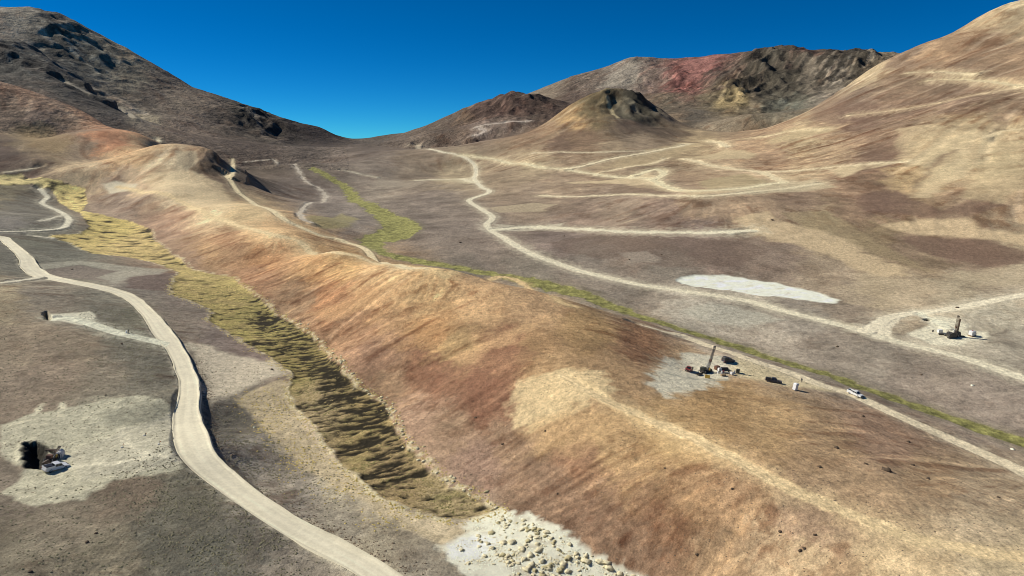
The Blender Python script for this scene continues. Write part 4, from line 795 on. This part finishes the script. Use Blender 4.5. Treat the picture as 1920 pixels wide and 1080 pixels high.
# ------------------------------------------------------------------ drill rigs
def lattice(t, base, top, w_, mat, bays=7):
    base = Vector(base); top = Vector(top); d = (top - base).normalized(); s1 = Vector((0, 1, 0)); s2 = d.cross(s1).normalized()
    ms = B(); cs = [s1 * a * w_ / 2 + s2 * c * w_ / 2 for a, c in ((-1,-1),(1,-1),(1,1),(-1,1))]
    for c in cs: tube(ms, base + c, top + c, .075, 6)
    mast = obj('mast', ms, mat, t)
    for k in range(bays + 1):
        br = B(); p0 = base.lerp(top, k / bays)
        for i in range(4):
            tube(br, p0 + cs[i], p0 + cs[(i + 1) % 4], .04, 5)
            if k < bays: tube(br, p0 + cs[i], base.lerp(top, (k + 1) / bays) + cs[(i + 1) % 4], .03, 5)
        obj('mast_brace', br, mat, mast)
    return mast
def drill_rig(name, label, top, tracked=True, mat='darkgreen', mast_mat='dark', rods=True):
    t = thing(name, label, 'drill rig')
    if tracked:
        for y in (-.95, .95):
            b = B(); prism(b, [(-2.0,.12),(-1.75,.0),(1.75,.0),(2.0,.12),(2.2,.42),(2.0,.66),(-2.0,.66),(-2.2,.42)], y - .24, y + .24); tr = obj('track', b, M['rubber'], t)
            for x in (-1.7, -.85, 0, .85, 1.7):
                b = B(); tube(b, (x, y - .27, .32), (x, y + .27, .32), .24, 12); obj('road_wheel', b, M['dark'], tr)
    else:
        for x in (-2.6, -1.5, 1.9):
            for y in (-.95, .95): wheel(t, x, y, .48, .3)
        b = B(); prism(b, [(1.5,.9),(1.5,2.3),(1.7,2.45),(2.6,2.4),(2.95,1.6),(2.98,.7),(1.5,.7)], -1.1, 1.1, .08, 1.8); obj('cab', b, M[mat], t)
        b = B(); quad(b, (2.96,-.85,1.62),(2.96,.85,1.62),(2.64,.8,2.32),(2.64,-.8,2.32)); obj('windscreen', b, M['glass'], t)
    b = B(); box(b, (-.4, 0, .86), (5.0, 1.9, .36), bev=.05); obj('deck', b, M['dark'], t)
    b = B(); box(b, (-1.8, .1, 1.62), (1.8, 1.5, 1.1), bev=.08); eng = obj('engine_housing', b, M[mat], t)
    b = B(); tube(b, (-2.2, .5, 2.1), (-2.2, .5, 2.75), .07, 8); obj('exhaust', b, M['rust'], eng)
    for k in range(4):
        b = B(); box(b, (-2.72, 0, 1.3 + k * .2), (.04, 1.1, .07)); obj('louvre', b, M['black'], eng)
    base = Vector((.8, 0, .6)); top = Vector(top); mast = lattice(t, base, top, .55, M[mast_mat])
    d = (top - base).normalized()
    b = B(); c = top + d * .15; box(b, c, (.75, .7, .4), bev=.05); obj('crown_block', b, M['dark'], mast)
    b = B(); q = base.lerp(top, .42); box(b, q, (.55, .75, .8), bev=.05); obj('drill_head', b, M['rust'], t)
    b = B(); tube(b, (base + Vector((.12, 0, -.5))), base.lerp(top, .9), .06, 8); obj('drill_rod', b, M['pipe'], t)
    for y in (-.5, .5):
        b = B(); tube(b, (-.7, y, 1.05), base.lerp(top, .35) + Vector((0, y * .4, 0)), .09, 8); obj('mast_ram', b, M['steel'], t)
    for x in (-2.7, 1.6):
        for y in (-1.25, 1.25):
            b = B(); tube(b, (x, y, .0), (x, y, 1.1), .09, 8); lg = obj('jack_leg', b, M['steel'], t)
            b = B(); tube(b, (x, y, -.03), (x, y, .06), .26, 10); obj('jack_foot', b, M['dark'], lg)
    b = B(); box(b, (.2, -1.15, 1.35), (.6, .35, .9), bev=.04); obj('control_panel', b, M['yellow'], t)
    b = B(); box(b, (1.9, 0, .5), (1.4, 1.5, .1)); obj('foot_plate', b, M['steel'], t)
    return t
rg = drill_rig('drill_rig', 'tracked drill rig with leaning dark mast on the pale grey ridge pad', (4.3, 0, 8.3)); place(rg, 1324, 698, head((1305,702), (1345,692)))
rg2 = drill_rig('drill_rig', 'drill rig with tall upright mast on the white valley pad', (.8, 0, 9.4), False, 'dark', 'brown'); place(rg2, 1786, 631, head((1760,630), (1810,627)))
b = B()
for y in (-.25, .25): tube(b, (1.9, y, .6), (2.0, y, 8.2), .17, 8)
tube(b, (.9, 0, 7.6), (1.95, 0, 7.6), .08, 6); tube(b, (.9, 0, 4.0), (1.95, 0, 4.0), .08, 6)
obj('rod_mast', b, M['brown'], rg2)
b = B(); prism(b, [(-3.8,.05),(-3.6,1.9),(-2.6,2.5),(-.2,2.4),(.2,.05)], -2.3, -1.2, .15, 1.5); obj('windbreak', b, M['tarp'], rg2)
rg3 = drill_rig('drill_rig', 'small brown drill rig with lowered mast beside the black sump', (4.6, 0, 2.9), True, 'rust', 'brown'); place(rg3, 97, 862, 100); rg3.scale = (.72, .72, .72)

# ------------------------------------------------------------------ gear round the rigs
def rod_rack(label, n, px, py, hd, mat='pipe', L_=3.0, group=None):
    t = thing('rod_rack', label, 'pipe rack')
    for x in (-L_ * .33, L_ * .33):
        b = B(); box(b, (x, 0, .25), (.1, 1.5, .1)); box(b, (x, -.7, .12), (.1, .1, .26)); box(b, (x, .7, .12), (.1, .1, .26)); obj('trestle', b, M['dark'], t)
    for k in range(n):
        b = B(); y = -.62 + (k % 9) * .15; z = .345 + (k // 9) * .1; tube(b, (-L_ / 2 + .1 * (k % 3), y, z), (L_ / 2 + .1 * (k % 3), y, z), .055, 7); obj('rod', b, M[mat], t)
    place(t, px, py, hd); return t
def tank(label, px, py, hd, s_=1.0, mat='white'):
    t = thing('water_tank', label, 'tank')
    b = B(); box(b, (0, 0, .72), (1.15, 1.0, 1.0), bev=.1); obj('tank_body', b, M[mat], t)
    for x in (-.59, -.2, .2, .59):
        for y in (-.52, .52):
            c = B(); tube(c, (x, y, .15), (x, y, 1.25), .025, 5); obj('cage_bar', c, M['steel'], t)
    b = B(); box(b, (0, 0, .1), (1.2, 1.05, .16)); obj('pallet', b, M['wood'], t)
    b = B(); tube(b, (0, 0, 1.2), (0, 0, 1.32), .14, 10); obj('cap', b, M['red'], t)
    place(t, px, py, hd); t.scale = (s_,) * 3; return t
def drum(label, px, py, mat, group=None):
    t = thing('drum', label, 'drum', group); n = 16
    b = B(); tube(b, (0, 0, 0), (0, 0, .88), .29, n); bd = obj('drum_body', b, M[mat], t)
    for z in (.02, .3, .6, .87):
        b = B(); tube(b, (0, 0, z - .02), (0, 0, z + .02), .31, n); obj('hoop', b, M[mat], bd)
    place(t, px, py, 0); return t
def crate(name, label, px, py, hd, size, mat, cat='box'):
    t = thing(name, label, cat); L_, w_, h_ = size
    b = B(); box(b, (0, 0, .12 + h_ / 2), (L_, w_, h_), bev=.04); obj('case', b, M[mat], t)
    b = B(); box(b, (0, 0, .12 + h_ + .03), (L_ + .06, w_ + .06, .07), bev=.02); obj('lid', b, M[mat], t)
    for x in (-L_ * .35, L_ * .35):
        b = B(); box(b, (x, 0, .05), (.14, w_, .16)); obj('skid', b, M['wood'], t)
    place(t, px, py, hd); return t
rod_rack('rack of drill rods laid beside the leaning drill rig', 22, 1310, 703, head((1300,704), (1325,696)), 'dark', 4.2)
tank('white caged water tank behind the red box by the leaning rig', 1349, 696, 20)
tank('white caged water tank at the low end of the ridge pad', 1372, 703, 40, .9)
crate('pump_box', 'rust red pump box next to the leaning drill rig', 1344, 693, 30, (1.7, 1.2, 1.2), 'rust')
crate('generator', 'yellow generator box in front of the leaning drill rig', 1326, 709, -20, (1.6, .9, .9), 'yellow', 'generator')
crate('tool_box', 'long dark tool box right of the white ridge tank', 1358, 694, 10, (2.6, .9, .8), 'dark')
crate('tool_box', 'green tool box at the far end of the ridge pad', 1383, 699, 60, (1.4, 1.0, 1.1), 'darkgreen')
rod_rack('rack of pale drill rods between the two ridge tanks', 14, 1362, 700, head((1350,696), (1380,702)), 'steel', 3.0)
for k, (u, v, m) in enumerate(((1346,700,'white'),(1353,700,'white'),(1356,699,'red'),(1366,697,'black'),(1377,700,'white'))):
    drum(('white fuel drum below the rust red pump box','white fuel drum beside the red drum','red fuel drum on the ridge pad','black fuel drum behind the pale drill rods','white fuel drum beside the low white tank')[k], u, v, m)
crate('core_box_stack', 'pale yellow core boxes stacked at the edge of the ridge pad', 1356, 705, 15, (1.6, 1.0, .5), 'wood')
crate('tool_box', 'small white box left of the upright drill rig', 1762, 624, 0, (1.8, 1.2, 1.3), 'white')
crate('tool_box', 'low dark box left of the upright drill rig', 1765, 628, -15, (2.2, .9, .5), 'dark')
rod_rack('rack of drill rods right of the upright drill rig', 14, 1800, 631, -10, 'brown', 3.2)
tank('large white tank at the right end of the valley pad', 1822, 630, 20, 2.0)
drum('dark drum beside the large white valley tank', 1829, 629, 'black')
drum('dark drum standing alone on the left of the valley pad', 1749, 622, 'black')

# tents, toilet, markers
t = thing('portable_toilet', 'white portable toilet at the edge of the creek side road', 'toilet')
b = B(); box(b, (0, 0, 1.1), (1.2, 1.2, 2.1), bev=.04); obj('cabin', b, M['white'], t)
b = B(); prism(b, [(-.66,2.15),(-.5,2.36),(.5,2.36),(.66,2.15)], -.66, .66, .14, 2.2); obj('roof', b, M['white'], t)
b = B(); box(b, (.61, 0, 1.08), (.04, .8, 1.85), bev=.01); dr = obj('door', b, M['canvas'], t); b = B(); box(b, (.65, .3, 1.05), (.05, .05, .16)); obj('handle', b, M['black'], dr)
b = B(); box(b, (0, 0, .04), (1.3, 1.3, .12)); obj('base', b, M['dark'], t)
place(t, 1490, 731, -60)
def tent(label, px, py, hd, L_, w_, h_):
    t = thing('shelter_tent', label, 'tent'); b = B(); n = 8
    prof = [(-w_ / 2, 0), (-w_ / 2, h_ * .6), (-w_ * .25, h_ * .92), (0, h_), (w_ * .25, h_ * .92), (w_ / 2, h_ * .6), (w_ / 2, 0)]
    prism(b, prof, -L_ / 2, L_ / 2); obj('cover', b, M['canvas'], t)
    for y in (-L_ / 2, L_ / 2):
        b = B(); pts = [(x * 1.02, y, z * 1.01) for x, z in prof]
        for a, c in zip(pts[:-1], pts[1:]): tube(b, a, c, .04, 6)
        obj('frame_hoop', b, M['steel'], t)
    b = B(); quad(b, (-.4, -L_ / 2 - .01, 0), (.4, -L_ / 2 - .01, 0), (.4, -L_ / 2 - .01, h_ * .7), (-.4, -L_ / 2 - .01, h_ * .7)); obj('door_flap', b, M['black'], t)
    place(t, px, py, hd); return t
tent('cream shelter tent between the small brown rig and white pickup', 112, 856, 15, 2.2, 1.5, 1.5)
rod_rack('rack of brown drill rods above the cream shelter tent', 16, 97, 846, 10, 'brown', 2.6)
crate('tool_box', 'brown box between the black sump and white pickup', 89, 871, 70, (1.3, .8, .8), 'brown')
t = thing('marker_post', 'white marker drum with dark post at the pad road junction', 'marker')
b = B(); tube(b, (0, 0, 0), (0, 0, .9), .35, 14, .28); obj('barrel', b, M['white'], t); b = B(); tube(b, (.75, 0, 0), (.75, 0, 1.3), .10, 8); obj('post', b, M['dark'], t); b = B(); box(b, (.75, 0, 1.25), (.12, .5, .4)); obj('board', b, M['dark'], t)
place(t, 237, 624, 0)
for lab, u, v in (('survey stake on the pad between sump and haul road', 273, 817), ('survey stake at the haul road edge of the pad', 300, 833), ('survey stake nearest the curved wheel tracks on the pad', 231, 839)):
    t = thing('survey_stake', lab, 'stake'); b = B(); tube(b, (0, 0, 0), (0, 0, .8), .06, 6); obj('stake', b, M['dark'], t)
    b = B(); box(b, (.14, 0, .68), (.3, .03, .2)); obj('flag', b, M['orange'], t); b = B(); box(b, (-.3, .1, .1), (.5, .45, .24), bev=.08); obj('sand_bag', b, M['canvas'], t); place(t, u, v, 20)

# ------------------------------------------------------------------ the person on the road edge
def person(label, px, py, hd):
    """standing figure: one skinned body, clothes and hair as children"""
    me = bpy.data.meshes.new('body'); J = [(0,0,.95),(0,0,1.18),(0,0,1.40),(0,0,1.50),(.02,0,1.60),(.02,0,1.70),
      (0,.10,.90),(.03,.12,.50),(0,.13,.08),(.14,.14,.04),(0,-.10,.90),(-.06,-.12,.50),(-.14,-.13,.08),(0,-.14,.04),
      (0,.20,1.40),(-.02,.27,1.12),(.06,.28,.88),(.08,.28,.80),(0,-.20,1.40),(.02,-.27,1.12),(.10,-.27,.89),(.12,-.27,.81)]
    E = [(0,1),(1,2),(2,3),(3,4),(4,5),(0,6),(6,7),(7,8),(8,9),(0,10),(10,11),(11,12),(12,13),(2,14),(14,15),(15,16),(16,17),(2,18),(18,19),(19,20),(20,21)]
    me.from_pydata(J, E, []); o = bpy.data.objects.new('person', me); COL.link(o); md = o.modifiers.new('skin', 'SKIN')
    Rr = [.14,.15,.14,.06,.10,.085,.095,.07,.05,.045,.095,.07,.05,.045,.065,.05,.04,.035,.065,.05,.04,.035]
    for v, r in zip(me.skin_vertices[0].data, Rr): v.radius = (r, r * (1.15 if r > .12 else 1))
    me.skin_vertices[0].data[0].use_root = True; sb = o.modifiers.new('sub', 'SUBSURF'); sb.levels = sb.render_levels = 1
    me.materials.append(M['cloth']); tag(o, label, 'person')
    b = B(); bmesh.ops.create_uvsphere(b, u_segments=12, v_segments=8, radius=.105, matrix=Matrix.Translation((.05, 0, 1.63)) @ Matrix.Scale(1.25, 4, (0, 0, 1))); obj('face', b, M['skin'], o, True)
    b = B(); bmesh.ops.create_uvsphere(b, u_segments=12, v_segments=8, radius=.135, matrix=Matrix.Translation((.0, 0, 1.70)) @ Matrix.Scale(.8, 4, (0, 0, 1))); obj('helmet', b, M['black'], o, True)
    b = B(); box(b, (0, 0, 1.22), (.36, .42, .48), bev=.08, taper=.95); obj('jacket', b, M['cloth'], o)
    place(o, px, py, hd, level=True); return o
person('person in dark clothes standing at the road edge above the toilet', 1503, 717, 200)

# ------------------------------------------------------------------ rocks and tussocks
def blob(seed, flat=0.7, rough=0.25, sub=2):
    b = B(); bmesh.ops.create_icosphere(b, subdivisions=sub, radius=1.0); r = random.Random(seed); off = [r.uniform(-9, 9) for _ in range(2)]
    for v in b.verts:
        n = float(pn(np.array([v.co.x * 1.4 + off[0] + v.co.z]), np.array([v.co.y * 1.4 + off[1]]), seed)[0]) + .5 * float(pn(np.array([v.co.x * 3 + off[0]]), np.array([v.co.y * 3 + off[1] + v.co.z * 2]), seed + 3)[0])
        v.co *= 1 + rough * n; v.co.z *= flat
        if v.co.z < -.25: v.co.z = -.25 - (v.co.z + .25) * -.2
    return b
def blob_mesh(name, seed, mat, **k):
    b = blob(seed, **k); me = bpy.data.meshes.new(name); b.to_mesh(me); b.free(); me.materials.append(mat); me.polygons.foreach_set('use_smooth', np.ones(len(me.polygons), bool)); return me
M['tussock'] = soil_mat('tussock_straw', (2.0, 9.0), .30, .7, 6.0, .15, '#c8bc9c'); M['tussock_olive'] = soil_mat('tussock_olive', (2.0, 9.0), .30, .7, 6.0, .15, '#aca078')
M['boulder'] = soil_mat('boulder_stone', (1.5, 6.0), .3, .6, 3.0, .1, '#57483c'); M['pale_stone'] = soil_mat('pale_stone', (1.5, 6.0), .2, .6, 3.0, .1, '#d8d2c4')
TM = [blob_mesh('tussock', 10 + k, M['tussock' if k < 4 else 'tussock_olive'], flat=.55, rough=.75) for k in range(6)]
BM_ = [blob_mesh('boulder', 40 + k, M['boulder'], flat=.75, rough=.5) for k in range(4)]
def rock(me, name, x, y, s_, label, cat, group=None, sink=.12):
    o = bpy.data.objects.new(name, me); COL.link(o); o.location = (x, y, ground(x, y) + .18 * s_ - sink * s_); o.rotation_euler = (0, 0, random.uniform(0, 6.28))
    o.scale = (s_ * random.uniform(.85, 1.25), s_ * random.uniform(.8, 1.1), s_ * random.uniform(.75, 1.0)); return tag(o, label, cat, group)
random.seed(11)
def inpoly(px, py, pp):
    c = False
    for i in range(len(pp)):
        (x1, y1), (x2, y2) = pp[i], pp[i - 1]
        if (y1 > py) != (y2 > py) and px < (x2 - x1) * (py - y1) / (y2 - y1) + x1: c = not c
    return c
n = 0; zone = [(885,985),(930,962),(975,968),(1040,1000),(1090,1030),(1150,1060),(1215,1092),(1060,1092),(960,1090),(905,1050)]
while n < 190:
    u, v = random.uniform(885, 1215), random.uniform(960, 1092)
    if not inpoly(u, v, zone): continue
    x, y = at(u, v); s_ = .17 + .50 * random.random() ** 2.2 + (.08 if v > 1040 else 0)
    if float(fbm(np.array([x / 5]), np.array([y / 5]), 2, 205)[0]) < -.12 and random.random() < .75: continue
    rock(random.choice(TM), 'tussock', x, y, s_, 'cream rounded tussock mound on the white salt flat', 'tussock', 'tussock mounds on the salt flat'); n += 1
for u, v, s_ in ((865,1032,.6),(878,1056,.45),(945,1018,.75),(960,1017,.8),(1010,1032,.75),(990,1015,.6)):
    x, y = at(u, v); rock(random.choice(TM), 'tussock', x, y, s_, 'cream rounded tussock mound on the white salt flat', 'tussock', 'tussock mounds on the salt flat')
edge = smooth_line(np.array([list(at(u, v)) + [0] for u, v in ((540,598),(590,631),(625,668),(650,698),(685,733),(720,755),(745,800),(772,842),(800,868),(850,908),(900,935),(940,958))]), 1.0)
for k in range(105):
    p = edge[int(random.random() ** .8 * (len(edge) - 1))]; x, y = p[0] + random.gauss(.6, .9), p[1] + random.gauss(.2, .9)
    rock(random.choice(TM), 'tussock', x, y, random.uniform(.25, .6), 'pale straw tussock in the line along the wetland edge below the ridge', 'tussock', 'tussocks along the wetland edge')
dark = [(1568,840,.6),(1703,829,.6),(1618,781,.5),(1537,876,.45),(1623,870,.4),(1711,872,.45),(1740,898,.45),(1872,933,.4),(1463,997,.35),(1500,1033,.4),(1508,1028,.3),(1528,1003,.3),(1373,917,.35),
        (1307,1040,.3),(892,783,.4),(1022,808,.35),(942,833,.35),(1045,926,.3),(1247,878,.3)]
for u, v, s_ in dark:
    x, y = at(u, v); rock(random.choice(BM_), 'boulder', x, y, s_, 'dark loose boulder lying on the orange brown ridge', 'boulder', 'dark boulders on the ridge')
x, y = at(1662, 883); rock(BM_[0], 'boulder', x, y, 1.05, 'largest grey brown boulder between the creek road and ridge top track', 'boulder')
for u, v, s_ in ((198,741,.35),(57,1072,.4),(163,1017,.4),(228,645,.5),(135,505,.6),(510,693,.5),(440,690,.3),(180,1000,.35)):
    x, y = at(u, v); rock(random.choice(BM_), 'boulder', x, y, s_, 'dark loose boulder on the brown ground along the haul road', 'boulder', 'dark boulders by the haul road')
for u, v, s_ in ((1570,650,.6),(1728,703,.5),(863,455,1.0),(1058,443,1.0),(1448,413,1.2),(1795,577,.8),(1240,478,.7),(1180,487,.7)):
    x, y = at(u, v); rock(random.choice(BM_), 'boulder', x, y, s_, 'dark loose boulder on the grey floor of the right valley', 'boulder', 'dark boulders in the right valley')
pm = blob_mesh('boulder', 77, M['pale_stone'], flat=.7, rough=.4)
for u, v, s_, lab in ((1898,843,.6,'pale boulder between the creek road and the green creek'), (1823,723,.6,'pale boulder beyond the green creek'), (477,802,.45,'pale boulder on the gravel between haul road and wetland')):
    x, y = at(u, v); rock(pm, 'boulder', x, y, s_, lab, 'boulder')

# ------------------------------------------------------------------ what nobody could count: shrubs, stones, small tussocks
def scatter(name, pts, mat, smin, smax, seed, flat=.8):
    """many small low-poly lumps in one mesh"""
    r = np.random.default_rng(seed); n = len(pts)
    v0 = np.array([(1,0,0),(.3,.95,.05),(-.8,.6,0),(-.8,-.6,.05),(.3,-.95,0),(.35,.25,.8),(-.35,-.2,.7)]); f0 = np.array([(0,1,5),(1,2,5),(2,6,5),(2,3,6),(3,4,6),(4,5,6),(4,0,5)])
    s_ = r.uniform(smin, smax, n) ** 1.0; an = r.uniform(0, 6.28, n); jit = r.uniform(.7, 1.3, (n, 7, 3))
    V_ = v0[None] * jit; ca_, sa_ = np.cos(an)[:, None], np.sin(an)[:, None]
    vx = V_[..., 0] * ca_ - V_[..., 1] * sa_; vy = V_[..., 0] * sa_ + V_[..., 1] * ca_
    z = lookup(H, np.arctan2(pts[:, 0], pts[:, 1]), np.log(np.hypot(pts[:, 0], pts[:, 1]))) + CAM_Z
    V_ = np.stack([vx * s_[:, None] + pts[:, :1], vy * s_[:, None] + pts[:, 1:2], V_[..., 2] * s_[:, None] * flat + z[:, None] - .05 * s_[:, None]], -1).reshape(-1, 3)
    F = (f0[None] + (np.arange(n) * 7)[:, None, None]).reshape(-1, 3).astype(np.int32)
    me = bpy.data.meshes.new(name); me.vertices.add(len(V_)); me.vertices.foreach_set('co', V_.astype(np.float32).ravel()); me.loops.add(F.size); me.loops.foreach_set('vertex_index', F.ravel())
    me.polygons.add(len(F)); me.polygons.foreach_set('loop_start', np.arange(0, F.size, 3, dtype=np.int32)); me.update(); me.materials.append(mat)
    o = bpy.data.objects.new(name, me); COL.link(o); o['kind'] = 'stuff'; return o
def rnd_pts(n, r0, r1, a0, a1, dens, seed):
    r = np.random.default_rng(seed); a = r.uniform(a0, a1, n); rr = np.sqrt(r.uniform(r0 ** 2, r1 ** 2, n)); k = r.uniform(0, 1, n) < dens(rr * np.sin(a), rr * np.cos(a), a, np.log(rr))
    return np.column_stack([rr * np.sin(a), rr * np.cos(a)])[k]
ROADM = np.zeros((NR, NA), np.float32); ROADM[REG > 9] = 1
hd_ = line_dist(STRIPS[0][1], 3.0)[0]; ROADM[hd_ < 1.3] = 1
FREE = ((REG == 0) | (REG == 5)).astype(np.float32) * (1 - ROADM)
SHR = blobs([(400,1000,120,.22,1.0),(300,930,80,.12,.8),(500,1050,70,.2,.8),(480,850,60,.18,.9),(260,680,80,.12,.5),(560,920,70,.12,.7),(230,600,60,.1,.5),(100,1050,120,.2,.35),(430,790,30,.1,.6),(100,690,120,.2,.25)])
M['shrub'] = soil_mat('shrub_grey_green', (1.0, 5.0), .35, .5, 4.0, .1, '#6f6a55'); M['stone'] = soil_mat('loose_stone', (1.0, 5.0), .35, .5, 4.0, .1, '#6a5a4c'); M['sedge'] = soil_mat('yellow_sedge', (1.0, 6.0), .4, .5, 5.0, .1, '#b09a48')
def dshrub(x, y, a, l): return lookup(SHR * FREE, a, l) * (0.25 + 0.75 * (fbm(x / 7, y / 7, 2, 201) > -.05))
sp = rnd_pts(90000, 80, 330, -.72, -.12, dshrub, 5); scatter('low_shrubs', sp, M['shrub'], .10, .30, 6)
def dstone(x, y, a, l): return lookup(FREE, a, l) * np.clip(.25 + .8 * fbm(x / 15, y / 15, 2, 202), 0, 1) * .5
sp = rnd_pts(150000, 80, 330, -.78, .78, dstone, 15); scatter('loose_stones', sp, M['stone'], .05, .20, 16, .6)
MARG = np.exp(-((WET_SD + 1.0) / 1.3) ** 2) * (RR < 420) + blobs([(500,800,22,.09,.9),(520,770,25,.06,.8),(560,860,40,.06,.9),(640,915,50,.04,.9),(720,975,50,.03,.8),(480,750,30,.04,.7)]) * (WET_SD < 0) * (FLAT_SD < 0) * (1 - ROADM)
def dsedge(x, y, a, l): return lookup(MARG, a, l) * .8
sp = rnd_pts(120000, 90, 420, -.62, .1, dsedge, 25); scatter('margin_sedge', sp, M['sedge'], .10, .34, 26)
def dcru(x, y, a, l): return lookup(sst(0, 1.5, FLAT_SD) * sst(-.1, .4, fbm(X / 5, Y / 5, 2, 203)), a, l) * .5
sp = rnd_pts(30000, 85, 170, -.16, .32, dcru, 35); scatter('small_tussocks', sp, M['tussock'], .08, .30, 36)

sp = rnd_pts(26000, 85, 170, -.16, .32, lambda x, y, a, l: lookup(sst(-.3, 1.5, FLAT_SD), a, l) * (.3 + .7 * (fbm(x / 4, y / 4, 2, 204) > -.1)), 55); scatter('salt_stones', sp, M['pale_stone'], .06, .24, 56, .45)
bank = STRIPS[0][1]; T_ = np.gradient(bank[:, :2], axis=0); T_ /= np.hypot(T_[:, 0], T_[:, 1])[:, None]; rr_ = np.random.default_rng(8)
kk_ = rr_.integers(0, len(bank), 2600); off_ = bank[kk_, 2] / 2 + 1.0 + np.abs(rr_.normal(0, 2.2, 2600)); nx_ = np.column_stack([T_[kk_, 1], -T_[kk_, 0]]); sg_ = np.sign(nx_[:, :1] + 1e-6)
sp = bank[kk_, :2] + nx_ * sg_ * off_[:, None] + T_[kk_] * rr_.uniform(-1.6, 1.6, 2600)[:, None]; scatter('bank_rubble', sp[np.hypot(sp[:, 0], sp[:, 1]) < 260], M['stone'], .10, .34, 57, .7)
WT = sst(0.5, 2.5, WET_SD) * (1 - wetlow) * (0.35 + 0.65 * sst(-.1, .4, hum)) * (RR < 400)
def dtuft(x, y, a, l): return lookup(WT, a, l)
M['tuft'] = soil_mat('bog_tuft', (0.7, 4.0), .45, .5, 5.0, .1, '#8f7c4a'); M['tuft_olive'] = soil_mat('bog_tuft_olive', (0.7, 4.0), .45, .5, 5.0, .1, '#77703c')
sp = rnd_pts(150000, 110, 400, -.60, .0, dtuft, 45); k_ = fbm(sp[:, 0] / 9, sp[:, 1] / 9, 2, 77) > 0
scatter('bog_tufts', sp[k_], M['tuft'], .10, .30, 46, .7); scatter('bog_tufts', sp[~k_], M['tuft_olive'], .10, .30, 47, .7)
